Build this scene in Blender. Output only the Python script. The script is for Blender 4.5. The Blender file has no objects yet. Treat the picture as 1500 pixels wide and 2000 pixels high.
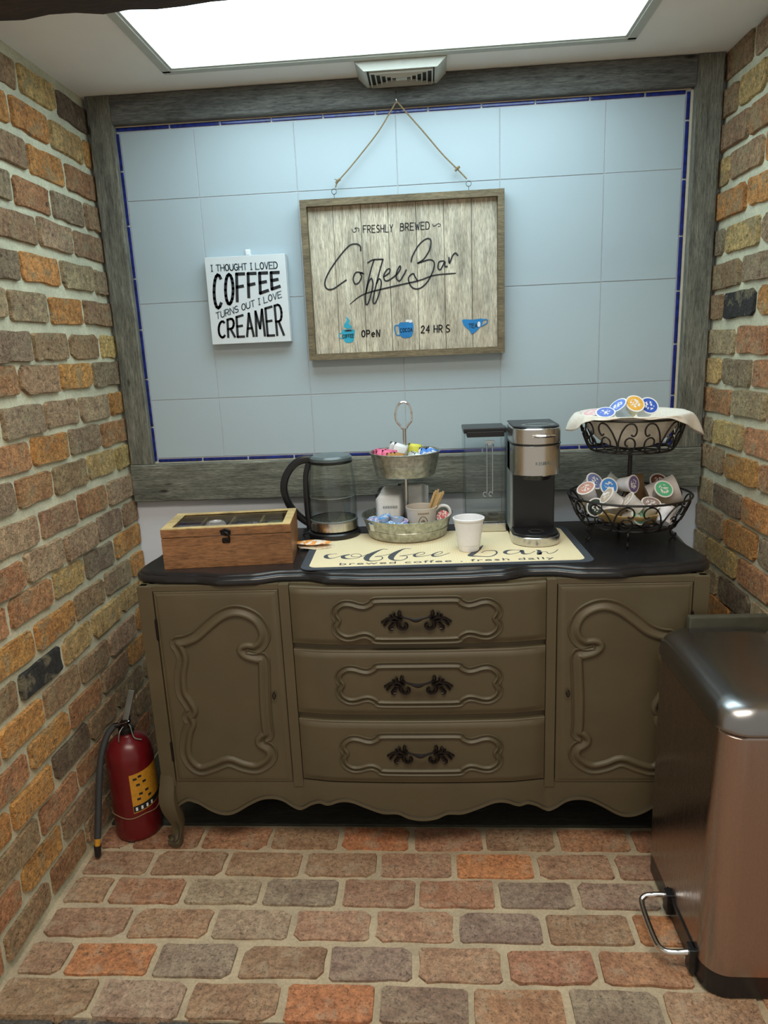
import bpy, bmesh, math, random
from math import pi, sin, cos, radians
from mathutils import Vector, Matrix, noise as mnoise

# ------------------------------------------------------------------ camera, light, exposure
S = bpy.context.scene
COL = S.collection
cam_d = bpy.data.cameras.new('camera'); cam = bpy.data.objects.new('camera', cam_d); COL.objects.link(cam)
cam_d.sensor_fit = 'VERTICAL'; cam_d.sensor_height = 36; cam_d.lens = 1345 * 36 / 2000
YAW, PITCH, ROLL = -0.0715, 0.2314, -0.0428
f_ = Vector((sin(YAW) * cos(PITCH), cos(YAW) * cos(PITCH), -sin(PITCH)))
r0 = Vector((cos(YAW), -sin(YAW), 0)); u0 = r0.cross(f_)
r_ = r0 * cos(ROLL) + u0 * sin(ROLL); u_ = -r0 * sin(ROLL) + u0 * cos(ROLL)
M = Matrix((r_, u_, -f_)).transposed().to_4x4(); M.translation = (0.6872, -2.2436, 1.3693)
cam.matrix_world = M
cam_d.clip_start = 0.05
S.camera = cam

W = bpy.data.worlds.new('room_light'); S.world = W; W.use_nodes = True
W.node_tree.nodes['Background'].inputs[0].default_value = (1.0, 0.93, 0.80, 1)
W.node_tree.nodes['Background'].inputs[1].default_value = 0.36
PANEL_STRENGTH = 4.6
PANEL_COLOR = (0.74, 0.95, 1.02, 1)
# added unseen area lamp before the niche, brightens floor and counter
RL = bpy.data.lights.new('fill_lamp', 'AREA'); RL.shape = 'RECTANGLE'; RL.size = 1.6; RL.size_y = 0.7
RL.energy = 30; RL.color = (1.0, 0.90, 0.76)
rl = bpy.data.objects.new('fill_lamp', RL); COL.objects.link(rl); rl.location = (0.62, -1.85, 2.50)
S.view_settings.view_transform = 'Standard'; S.view_settings.look = 'None'
S.view_settings.gamma = 1; S.view_settings.use_curve_mapping = False
S.view_settings.exposure = 0.38

R = random.Random(7)

# ------------------------------------------------------------------ material helpers
def new_mat(name):
    m = bpy.data.materials.new(name); m.use_nodes = True
    nt = m.node_tree
    return m, nt, nt.nodes['Principled BSDF']

def lk(nt, a, b): nt.links.new(a, b)

def nd(nt, t, **kw):
    n = nt.nodes.new(t)
    for k, v in kw.items():
        if k in n.inputs: n.inputs[k].default_value = v
        else: setattr(n, k, v)
    return n

def noise_tex(nt, scale, detail=4, rough=0.6, stretch=None, coord='pos'):
    if coord == 'pos': c = nd(nt, 'ShaderNodeNewGeometry').outputs['Position']
    else: c = nd(nt, 'ShaderNodeTexCoord').outputs['Object']
    if stretch:
        mp = nd(nt, 'ShaderNodeMapping'); mp.inputs['Scale'].default_value = stretch
        lk(nt, c, mp.inputs['Vector']); c = mp.outputs[0]
    n = nd(nt, 'ShaderNodeTexNoise'); n.inputs['Scale'].default_value = scale
    n.inputs['Detail'].default_value = detail; n.inputs['Roughness'].default_value = rough
    lk(nt, c, n.inputs['Vector'])
    return n

def ramp(nt, src, stops):
    r = nd(nt, 'ShaderNodeValToRGB')
    el = r.color_ramp.elements
    while len(el) < len(stops): el.new(0.5)
    for e, (p, c) in zip(el, stops):
        e.position = p; e.color = (c, c, c, 1) if not isinstance(c, tuple) else (*c, 1)
    lk(nt, src, r.inputs[0])
    return r

def mix(nt, mode, fac, a, b):
    n = nd(nt, 'ShaderNodeMix', data_type='RGBA', blend_type=mode)
    if hasattr(fac, 'is_linked'): lk(nt, fac, n.inputs[0])
    else: n.inputs[0].default_value = fac
    for v, i in ((a, 6), (b, 7)):
        if hasattr(v, 'is_linked'): lk(nt, v, n.inputs[i])
        else: n.inputs[i].default_value = (*v, 1)
    return n.outputs[2]

def bump(nt, p, h, strength=0.5, dist=0.002):
    b = nd(nt, 'ShaderNodeBump'); b.inputs['Strength'].default_value = strength
    b.inputs['Distance'].default_value = dist
    lk(nt, h, b.inputs['Height']); lk(nt, b.outputs[0], p.inputs['Normal'])
    return b

def simple(name, col, rough=0.5, metal=0.0, var=0.12, scale=30, bmp=0.0, bd=0.001, stretch=None, spec=None, emit=None):
    m, nt, p = new_mat(name)
    n = noise_tex(nt, scale, stretch=stretch)
    r = ramp(nt, n.outputs[0], [(0.3, 1 - var), (0.7, 1 + var)])
    lk(nt, mix(nt, 'MULTIPLY', 1.0, col, r.outputs[0]), p.inputs['Base Color'])
    p.inputs['Roughness'].default_value = rough; p.inputs['Metallic'].default_value = metal
    if spec is not None: p.inputs['Specular IOR Level'].default_value = spec
    if bmp: bump(nt, p, n.outputs[0], bmp, bd)
    if emit:
        p.inputs['Emission Color'].default_value = (*emit[0], 1); p.inputs['Emission Strength'].default_value = emit[1]
    return m

def brick_material(name, smear=0.5, floor=False):
    m, nt, p = new_mat(name)
    oi = nd(nt, 'ShaderNodeObjectInfo')
    n1 = noise_tex(nt, 70, 6, 0.75)
    n2 = noise_tex(nt, 19, 4, 0.6)
    n3 = noise_tex(nt, 170, 4, 0.75)
    n6 = noise_tex(nt, 11, 3, 0.5, stretch=(1, 1.2, 1.1))
    r1 = ramp(nt, n1.outputs[0], [(0.30, 0.45), (0.5, 1.0), (0.70, 1.6)])
    c = oi.outputs['Color']
    # fired patches: redder or darker heart
    r6 = ramp(nt, n6.outputs[0], [(0.40, 0.45), (0.52, 0.0)])
    c = mix(nt, 'MIX', r6.outputs[0], c, mix(nt, 'MULTIPLY', 1.0, c, (0.62, 0.50, 0.50)))
    c = mix(nt, 'MULTIPLY', 1.0, c, r1.outputs[0])
    r2 = ramp(nt, n2.outputs[0], [(0.53, 0.0), (0.64, smear)])
    c = mix(nt, 'MIX', r2.outputs[0], c, (0.50, 0.42, 0.25) if not floor else (0.44, 0.35, 0.24))
    n4 = noise_tex(nt, 27, 5, 0.75, stretch=(1.3, 1, 1.4))
    r4 = ramp(nt, n4.outputs[0], [(0.31, 0.8), (0.39, 0.0)])
    c = mix(nt, 'MIX', r4.outputs[0], c, (0.06, 0.04, 0.03))
    r3 = ramp(nt, n3.outputs[0], [(0.34, 0.22), (0.47, 1.0)])
    c = mix(nt, 'MULTIPLY', 0.85, c, r3.outputs[0])
    lk(nt, c, p.inputs['Base Color'])
    p.inputs['Roughness'].default_value = 0.9 if not floor else 0.62
    h = mix(nt, 'ADD', 0.6, n1.outputs['Color'], n3.outputs['Color'])
    h = mix(nt, 'ADD', 1.0, h, n4.outputs['Color'])
    bump(nt, p, h, 1.0 if not floor else 0.5, 0.022 if not floor else 0.008)
    return m

def mortar_material(name, col, bd=0.004):
    m, nt, p = new_mat(name)
    n1 = noise_tex(nt, 140, 5, 0.75); n2 = noise_tex(nt, 9, 3, 0.5)
    r1 = ramp(nt, n1.outputs[0], [(0.3, 0.78), (0.7, 1.15)])
    r2 = ramp(nt, n2.outputs[0], [(0.35, 0.85), (0.65, 1.1)])
    c = mix(nt, 'MULTIPLY', 1.0, col, r1.outputs[0]); c = mix(nt, 'MULTIPLY', 1.0, c, r2.outputs[0])
    lk(nt, c, p.inputs['Base Color']); p.inputs['Roughness'].default_value = 0.95
    bump(nt, p, n1.outputs[0], 0.6, bd)
    return m

def wood_material(name, dark, light, axis='x', scale=9, rough=0.8, bd=0.0015, knots=True, fine=1.0, green=None):
    """grain runs along world axis"""
    m, nt, p = new_mat(name)
    st = {'x': (0.06, 1, 1), 'z': (1, 1, 0.06), 'y': (1, 0.06, 1)}[axis]
    n1 = noise_tex(nt, scale * 12, 8, 0.8, stretch=st)
    st2 = tuple(0.25 if s < 1 else 1 for s in st)
    n2 = noise_tex(nt, scale * 2.2, 4, 0.6, stretch=st2)
    n3 = noise_tex(nt, scale * 40 * fine, 3, 0.7, stretch=tuple(0.1 if s < 1 else 1 for s in st))
    r = ramp(nt, n1.outputs[0], [(0.28, dark), (0.55, tuple((a + b) / 2 for a, b in zip(dark, light))), (0.75, light)])
    r2 = ramp(nt, n2.outputs[0], [(0.3, 0.62), (0.7, 1.3)])
    c = mix(nt, 'MULTIPLY', 1.0, r.outputs[0], r2.outputs[0])
    r3 = ramp(nt, n3.outputs[0], [(0.3, 0.5), (0.6, 1.2)])
    c = mix(nt, 'MULTIPLY', 1.0, c, r3.outputs[0])
    if green:
        n5 = noise_tex(nt, 5, 3, 0.5); r5 = ramp(nt, n5.outputs[0], [(0.42, 0.0), (0.62, 0.6)])
        c = mix(nt, 'MIX', r5.outputs[0], c, mix(nt, 'MULTIPLY', 1.0, c, green))
    if knots:
        c0 = nd(nt, 'ShaderNodeNewGeometry').outputs['Position']
        v = nd(nt, 'ShaderNodeTexVoronoi'); v.inputs['Scale'].default_value = 7.0
        mp = nd(nt, 'ShaderNodeMapping'); mp.inputs['Scale'].default_value = tuple(0.7 if s < 1 else 2.2 for s in st)
        lk(nt, c0, mp.inputs[0]); lk(nt, mp.outputs[0], v.inputs['Vector'])
        r4 = ramp(nt, v.outputs['Distance'], [(0.05, 0.9), (0.11, 0.0)])
        c = mix(nt, 'MIX', r4.outputs[0], c, (0.012, 0.01, 0.008))
    lk(nt, c, p.inputs['Base Color']); p.inputs['Roughness'].default_value = rough
    bump(nt, p, mix(nt, 'ADD', 0.5, n1.outputs['Color'], n3.outputs['Color']), 0.7, bd)
    return m

def obj_color_material(name, rough=0.6, var=0.08, scale=60, metal=0.0):
    m, nt, p = new_mat(name)
    oi = nd(nt, 'ShaderNodeObjectInfo'); n = noise_tex(nt, scale)
    r = ramp(nt, n.outputs[0], [(0.3, 1 - var), (0.7, 1 + var)])
    lk(nt, mix(nt, 'MULTIPLY', 1.0, oi.outputs['Color'], r.outputs[0]), p.inputs['Base Color'])
    p.inputs['Roughness'].default_value = rough; p.inputs['Metallic'].default_value = metal
    return m

def printed_material(name, scale=140, thr=0.5, base=(0.8, 0.8, 0.8), rough=0.45):
    """patches of the object's own print colour on a pale foil"""
    m, nt, p = new_mat(name)
    oi = nd(nt, 'ShaderNodeObjectInfo')
    n = noise_tex(nt, scale, 2, 0.5)
    r = ramp(nt, n.outputs[0], [(thr - 0.03, 0.0), (thr + 0.03, 1.0)])
    lk(nt, mix(nt, 'MIX', r.outputs[0], base, oi.outputs['Color']), p.inputs['Base Color'])
    p.inputs['Roughness'].default_value = rough
    return m

def clear_material(name, tint=(0.975, 0.99, 0.985), ior=1.45, rough=0.02):
    m = bpy.data.materials.new(name); m.use_nodes = True; nt = m.node_tree
    nt.nodes.remove(nt.nodes['Principled BSDF'])
    out = nt.nodes['Material Output']
    t = nd(nt, 'ShaderNodeBsdfTransparent'); t.inputs[0].default_value = (*tint, 1)
    g = nd(nt, 'ShaderNodeBsdfGlossy'); g.inputs['Roughness'].default_value = rough
    lw = nd(nt, 'ShaderNodeLayerWeight'); lw.inputs[0].default_value = 0.5
    f0 = ((ior - 1) / (ior + 1)) ** 2
    pw = nd(nt, 'ShaderNodeMath', operation='POWER'); lk(nt, lw.outputs['Facing'], pw.inputs[0]); pw.inputs[1].default_value = 4.0
    ma = nd(nt, 'ShaderNodeMath', operation='MULTIPLY_ADD'); lk(nt, pw.outputs[0], ma.inputs[0]); ma.inputs[1].default_value = 0.75; ma.inputs[2].default_value = f0
    mx = nd(nt, 'ShaderNodeMixShader'); lk(nt, ma.outputs[0], mx.inputs[0])
    lk(nt, t.outputs[0], mx.inputs[1]); lk(nt, g.outputs[0], mx.inputs[2]); lk(nt, mx.outputs[0], out.inputs[0])
    return m

def brushed(name, col, rough=0.3, stretch=(1, 1, 0.02), scale=300, amt=0.12, bd=0.0002):
    m, nt, p = new_mat(name)
    n = noise_tex(nt, scale, 3, 0.6, stretch=stretch)
    r = ramp(nt, n.outputs[0], [(0.3, rough - amt * rough * 2), (0.7, rough + amt * rough * 2)])
    lk(nt, r.outputs[0], p.inputs['Roughness'])
    p.inputs['Base Color'].default_value = (*col, 1); p.inputs['Metallic'].default_value = 1
    bump(nt, p, n.outputs[0], 0.15, bd)
    return m

MAT = {}
MAT['brick'] = brick_material('brick_face', 0.55)
MAT['floor_brick'] = brick_material('floor_brick_face', 0.45, True)
MAT['mortar'] = mortar_material('wall_mortar', (0.62, 0.60, 0.44))
MAT['floor_mortar'] = mortar_material('floor_mortar', (0.46, 0.38, 0.26), 0.002)
MAT['plaster'] = simple('ceiling_plaster', (0.86, 0.85, 0.81), 0.9, var=0.03, scale=3, bmp=0.05)
MAT['paint'] = simple('painted_wall', (0.76, 0.82, 0.92), 0.6, var=0.03, scale=4)
MAT['tile'] = simple('glazed_tile', (0.46, 0.55, 0.60), 0.38, var=0.02, scale=2.5, spec=0.3)
MAT['grout'] = simple('pale_grout', (0.55, 0.56, 0.58), 0.9, var=0.06, scale=80)
MAT['caulk'] = simple('cream_caulk', (0.62, 0.55, 0.42), 0.8, var=0.08, scale=60)
MAT['blue'] = simple('cobalt_glaze', (0.008, 0.02, 0.17), 0.2, var=0.6, scale=60)
GREY_D, GREY_L = (0.07, 0.07, 0.053), (0.36, 0.365, 0.30)
MAT['barn_x'] = wood_material('weathered_board_x', GREY_D, GREY_L, 'x', 11, 0.85, 0.003)
MAT['barn_z'] = wood_material('weathered_board_z', (0.075, 0.073, 0.057), (0.30, 0.295, 0.24), 'z', 11, 0.85, 0.002)
MAT['barn_top'] = wood_material('weathered_board_top', (0.06, 0.06, 0.055), (0.20, 0.20, 0.185), 'x', 9, 0.85, 0.003)
MAT['dark_plank'] = wood_material('dark_plank', (0.022, 0.024, 0.018), (0.07, 0.07, 0.052), 'x', 8, 0.85, 0.002)  # dark tone also holds the shade under the sideboard
MAT['beam'] = wood_material('dark_beam', (0.018, 0.011, 0.008), (0.06, 0.035, 0.022), 'x', 8, 0.8, 0.004)
MAT['sign_frame'] = wood_material('sign_frame_wood', (0.13, 0.10, 0.055), (0.27, 0.21, 0.125), 'x', 12, 0.75, 0.001, knots=False)
MAT['sign_plank'] = wood_material('sign_plank_wood', (0.38, 0.31, 0.21), (0.76, 0.71, 0.58), 'z', 10, 0.7, 0.0005, knots=False)
MAT['bamboo'] = wood_material('shaded_bamboo', (0.20, 0.085, 0.032), (0.33, 0.165, 0.07), 'x', 6, 0.42, 0.0003, knots=False)  # bamboo darkened, the weak light on the box front put into its colour
MAT['bamboo_pale'] = wood_material('bamboo_pale', (0.50, 0.36, 0.15), (0.68, 0.52, 0.25), 'x', 6, 0.45, 0.0003, knots=False)
MAT['stick'] = simple('birch_stick', (0.55, 0.38, 0.18), 0.6, var=0.15, scale=200)
MAT['cabinet'] = simple('olive_paint', (0.088, 0.070, 0.038), 0.5, var=0.10, scale=7, bmp=0.05)
MAT['glaze'] = simple('dark_glaze_line', (0.035, 0.028, 0.016), 0.6)
MAT['black_top'] = simple('black_lacquer', (0.012, 0.012, 0.014), 0.22, var=0.2, scale=5)
MAT['iron'] = simple('wrought_iron', (0.008, 0.007, 0.007), 0.5, var=0.3, scale=60)
MAT['bronze'] = simple('dark_bronze', (0.012, 0.008, 0.007), 0.42, 0.5, var=0.4, scale=150)
MAT['black'] = simple('black_plastic', (0.009, 0.009, 0.011), 0.3, var=0.1)
MAT['grey_plastic'] = simple('smoke_plastic', (0.10, 0.13, 0.14), 0.25, var=0.1)
MAT['silver'] = simple('silver_plastic', (0.26, 0.30, 0.31), 0.3, 0.3)
MAT['steel'] = brushed('brushed_steel', (0.62, 0.60, 0.57), 0.24)
MAT['can_steel'] = brushed('can_steel', (0.40, 0.33, 0.30), 0.27, amt=0.05)
MAT['lid_steel'] = simple('lid_steel', (0.30, 0.30, 0.305), 0.27, 1.0, var=0.05, scale=12)
MAT['chrome'] = simple('chrome', (0.75, 0.75, 0.75), 0.08, 1.0, var=0.02)
MAT['galv'] = simple('galvanised', (0.42, 0.43, 0.38), 0.38, 0.85, var=0.38, scale=70, bmp=0.1)
MAT['dull_metal'] = simple('dull_metal', (0.16, 0.165, 0.15), 0.45, 0.7)
MAT['red'] = simple('red_enamel', (0.13, 0.006, 0.009), 0.3, var=0.1)  # enamel darkened to hold the shade around the extinguisher
MAT['yellow'] = simple('yellow_label', (0.55, 0.26, 0.02), 0.5, var=0.15, scale=90)
MAT['rubber'] = simple('dark_rubber', (0.035, 0.038, 0.042), 0.45)
MAT['foam'] = simple('white_foam', (0.80, 0.80, 0.82), 0.6, var=0.03, scale=200, bmp=0.05)
MAT['white'] = simple('white_plastic', (0.80, 0.80, 0.80), 0.35, var=0.03)
MAT['white_paint'] = simple('white_board', (0.72, 0.76, 0.78), 0.5, var=0.02)
MAT['paper'] = simple('white_paper', (0.78, 0.80, 0.80), 0.7, var=0.05, scale=90)
MAT['kraft'] = simple('kraft_paper', (0.20, 0.125, 0.06), 0.8, var=0.15, scale=40)
MAT['tan_cloth'] = simple('tan_cloth', (0.52, 0.36, 0.15), 0.85, var=0.15, scale=60, bmp=0.2)
MAT['linen'] = simple('cream_linen', (0.74, 0.70, 0.62), 0.9, var=0.08, scale=160, bmp=0.3, bd=0.0008)
MAT['mug'] = simple('stoneware', (0.62, 0.58, 0.52), 0.5, var=0.05)
MAT['ink'] = simple('black_ink', (0.012, 0.014, 0.018), 0.5, var=0.1)
MAT['grey_ink'] = simple('grey_ink', (0.10, 0.14, 0.16), 0.5, var=0.1)
MAT['mat_ink'] = simple('slate_ink', (0.055, 0.065, 0.08), 0.8, var=0.1)
MAT['mat_edge'] = simple('slate_rubber', (0.045, 0.055, 0.07), 0.7, var=0.1, scale=90)
MAT['blue_print'] = simple('blue_print', (0.01, 0.20, 0.50), 0.5)
MAT['teal_print'] = simple('teal_print', (0.02, 0.36, 0.52), 0.5)
MAT['tint'] = obj_color_material('tinted')
MAT['packet'] = printed_material('packet_print', 70, 0.45)
MAT['pod_print'] = printed_material('pod_print', 170, 0.47)
MAT['orange_print'] = printed_material('snack_print', 60, 0.48, (0.80, 0.72, 0.62))
MAT['twine'] = simple('jute_twine', (0.26, 0.19, 0.10), 0.9, var=0.3, scale=400)
MAT['glass'] = clear_material('clear_glass')
MAT['dark_glass'] = clear_material('box_glass', (0.80, 0.80, 0.77), 1.6, 0.04)
MAT['water'] = clear_material('water', (0.96, 0.98, 0.985), 1.33, 0.0)
MAT['acrylic'] = clear_material('acrylic', (0.94, 0.965, 0.97), 1.5, 0.04)
MAT['hinge'] = simple('hinge_plastic', (0.055, 0.055, 0.038), 0.45, var=0.2)
MAT['low_floor'] = simple('lower_floor_brick', (0.36, 0.22, 0.14), 0.8, var=0.2, scale=9)
MAT['vent'] = simple('vent_enamel', (0.50, 0.50, 0.44), 0.5, var=0.04)
MAT['frame_metal'] = simple('fixture_frame', (0.50, 0.52, 0.47), 0.5, var=0.05)
m, nt, p = new_mat('lit_diffuser')
p.inputs['Base Color'].default_value = (0.8, 0.8, 0.8, 1)
p.inputs['Emission Color'].default_value = PANEL_COLOR; p.inputs['Emission Strength'].default_value = PANEL_STRENGTH
MAT['diffuser'] = m
# woven mat: fine ribs
m, nt, p = new_mat('woven_mat')
wv = nd(nt, 'ShaderNodeTexWave'); wv.inputs['Scale'].default_value = 95; wv.bands_direction = 'X'
lk(nt, nd(nt, 'ShaderNodeNewGeometry').outputs['Position'], wv.inputs[0])
rr = ramp(nt, wv.outputs[0], [(0.0, (0.52, 0.43, 0.25)), (0.6, (0.86, 0.76, 0.52))])
lk(nt, rr.outputs[0], p.inputs['Base Color']); p.inputs['Roughness'].default_value = 0.85
bump(nt, p, wv.outputs[0], 0.3, 0.0006)
MAT['woven'] = m

# ------------------------------------------------------------------ mesh helpers
def link(name, me, mat, parent=None, smooth=True, angle=40):
    if smooth:
        me.shade_smooth()
        try: me.set_sharp_from_angle(angle=radians(angle))
        except Exception: pass
    o = bpy.data.objects.new(name, me); COL.objects.link(o)
    if smooth and angle < 90:
        w_n = o.modifiers.new('wn', 'WEIGHTED_NORMAL'); w_n.keep_sharp = True; w_n.weight = 90
    mats = mat if isinstance(mat, (list, tuple)) else [mat]
    if not me.materials:
        for q in mats: me.materials.append(MAT[q] if isinstance(q, str) else q)
    if parent is not None: o.parent = parent
    return o

def obj(name, bm, mat, parent=None, smooth=True, angle=40, recalc=True):
    if recalc: bmesh.ops.recalc_face_normals(bm, faces=bm.faces)
    me = bpy.data.meshes.new(name); bm.to_mesh(me); bm.free()
    return link(name, me, mat, parent, smooth, angle)

def thing(name, label, cat, loc=(0, 0, 0), rotz=0, group=None):
    o = bpy.data.objects.new(name, None); COL.objects.link(o)
    o.empty_display_size = 0.02
    o.location = loc; o.rotation_euler = (0, 0, rotz); o['label'] = label; o['category'] = cat
    if group: o['group'] = group
    return o

def tag(o, label, cat, group=None):
    o['label'] = label; o['category'] = cat
    if group: o['group'] = group
    return o

def struct(o, label=None):
    o['kind'] = 'structure'
    if label: o['label'] = label
    return o

def box(bm, x0, x1, y0, y1, z0, z1, bev=0.0, seg=2, mi=0):
    vs = [bm.verts.new(c) for c in ((x0, y0, z0), (x1, y0, z0), (x1, y1, z0), (x0, y1, z0), (x0, y0, z1), (x1, y0, z1), (x1, y1, z1), (x0, y1, z1))]
    fs = [bm.faces.new([vs[i] for i in q]) for q in ((0, 3, 2, 1), (4, 5, 6, 7), (0, 1, 5, 4), (1, 2, 6, 5), (2, 3, 7, 6), (3, 0, 4, 7))]
    for f in fs: f.material_index = mi
    if bev:
        es = list({e for f in fs for e in f.edges})
        bmesh.ops.bevel(bm, geom=es, offset=bev, segments=seg, affect='EDGES', profile=0.5)
    return vs

def bx(x0, x1, y0, y1, z0, z1, bev=0.0, seg=2):
    bm = bmesh.new(); box(bm, x0, x1, y0, y1, z0, z1, bev, seg); return bm

def ring_strip(bm, rings, closed=True, cap0=False, cap1=False, mi=0):
    """rings: list of lists of coordinates"""
    rv = [[bm.verts.new(c) for c in r] for r in rings]
    n = len(rv[0])
    for a, b in zip(rv, rv[1:]):
        for i in range(n if closed else n - 1):
            j = (i + 1) % n
            f = bm.faces.new((a[i], a[j], b[j], b[i])); f.material_index = mi
    if cap0: bm.faces.new(list(reversed(rv[0]))).material_index = mi
    if cap1: bm.faces.new(rv[-1]).material_index = mi
    return rv

def lathe(bm, prof, n=32, c=(0, 0, 0), caps=(False, False), mi=0, squash=(1, 1)):
    rings = [[(c[0] + r * cos(2 * pi * i / n) * squash[0], c[1] + r * sin(2 * pi * i / n) * squash[1], c[2] + z) for i in range(n)] for r, z in prof]
    return ring_strip(bm, rings, True, caps[0], caps[1], mi)

def tube(bm, pts, r, n=8, closed=False, caps=True, mi=0, flat=1.0):
    pts = [Vector(p) for p in pts]
    N = len(pts); rings = []
    rad = r if isinstance(r, (list, tuple)) else [r] * N
    up = None
    for i in range(N):
        if closed: t = pts[(i + 1) % N] - pts[i - 1]
        else: t = pts[min(i + 1, N - 1)] - pts[max(i - 1, 0)]
        if t.length < 1e-9: t = Vector((0, 0, 1))
        t.normalize()
        if up is None:
            up = Vector((0, 0, 1)) if abs(t.z) < 0.9 else Vector((1, 0, 0))
        up = (up - t * up.dot(t))
        if up.length < 1e-6: up = t.orthogonal()
        up.normalize(); sd = t.cross(up)
        rings.append([tuple(pts[i] + (up * cos(2 * pi * k / n) * flat + sd * sin(2 * pi * k / n)) * rad[i]) for k in range(n)])
    if closed:
        rings.append(rings[0])
        rv = [[bm.verts.new(c) for c in q] for q in rings[:-1]]
        rv.append(rv[0])
        for a, b in zip(rv, rv[1:]):
            for i in range(n):
                j = (i + 1) % n
                bm.faces.new((a[i], a[j], b[j], b[i])).material_index = mi
    else:
        ring_strip(bm, rings, True, caps, caps, mi)

def smooth_path(pts, sub=6, closed=False):
    """Catmull-Rom"""
    P = [Vector(p) for p in pts]; n = len(P); out = []
    rng = n if closed else n - 1
    for i in range(rng):
        p0 = P[(i - 1) % n] if closed or i > 0 else P[0]
        p1, p2 = P[i], P[(i + 1) % n]
        p3 = P[(i + 2) % n] if closed or i + 2 < n else P[-1]
        for k in range(sub):
            t = k / sub
            out.append(0.5 * ((2 * p1) + (p2 - p0) * t + (2 * p0 - 5 * p1 + 4 * p2 - p3) * t * t + (3 * p1 - p0 - 3 * p2 + p3) * t ** 3))
    if not closed: out.append(P[-1])
    return out

def prism(bm, pts, axis, a, b, mi=0):
    """extrude 2D outline along axis ('y': pts are (x,z); 'z': pts are (x,y); 'x': (y,z))"""
    def c3(p, d):
        return {'y': (p[0], d, p[1]), 'z': (p[0], p[1], d), 'x': (d, p[0], p[1])}[axis]
    A = [bm.verts.new(c3(p, a)) for p in pts]; B = [bm.verts.new(c3(p, b)) for p in pts]
    n = len(pts)
    for i in range(n):
        j = (i + 1) % n
        bm.faces.new((A[i], A[j], B[j], B[i])).material_index = mi
    bm.faces.new(list(reversed(A))).material_index = mi; bm.faces.new(B).material_index = mi

def ribbon(bm, pts, w, plane='xz', off=0.0, thick=0.0008, sub=5, mi=0):
    """flat painted stroke; pts (u,v[,w]) ; lies in plane at coordinate off"""
    P = [Vector((p[0], p[1], p[2] if len(p) > 2 else w)) for p in pts]
    if sub > 1 and len(P) > 2: P = smooth_path(P, sub)
    n = len(P); L = []; Rr = []
    for i in range(n):
        t = (P[min(i + 1, n - 1)] - P[max(i - 1, 0)]); t = Vector((t.x, t.y))
        if t.length < 1e-9: t = Vector((1, 0))
        t.normalize(); nn = Vector((-t.y, t.x)); h = max(P[i].z, 1e-5) / 2
        c = Vector((P[i].x, P[i].y))
        if i == 0: c = c - t * h * 0.6
        if i == n - 1: c = c + t * h * 0.6
        L.append(c + nn * h); Rr.append(c - nn * h)
    def c3(v, d):
        return (v.x, off - d, v.y) if plane == 'xz' else (v.x, v.y, off + d)
    top = [[bm.verts.new(c3(v, thick)) for v in s] for s in (L, Rr)]
    bot = [[bm.verts.new(c3(v, 0)) for v in s] for s in (L, Rr)]
    for i in range(n - 1):
        bm.faces.new((top[0][i], top[0][i + 1], top[1][i + 1], top[1][i])).material_index = mi
        bm.faces.new((top[0][i], bot[0][i], bot[0][i + 1], top[0][i + 1])).material_index = mi
        bm.faces.new((top[1][i], top[1][i + 1], bot[1][i + 1], bot[1][i])).material_index = mi

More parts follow.
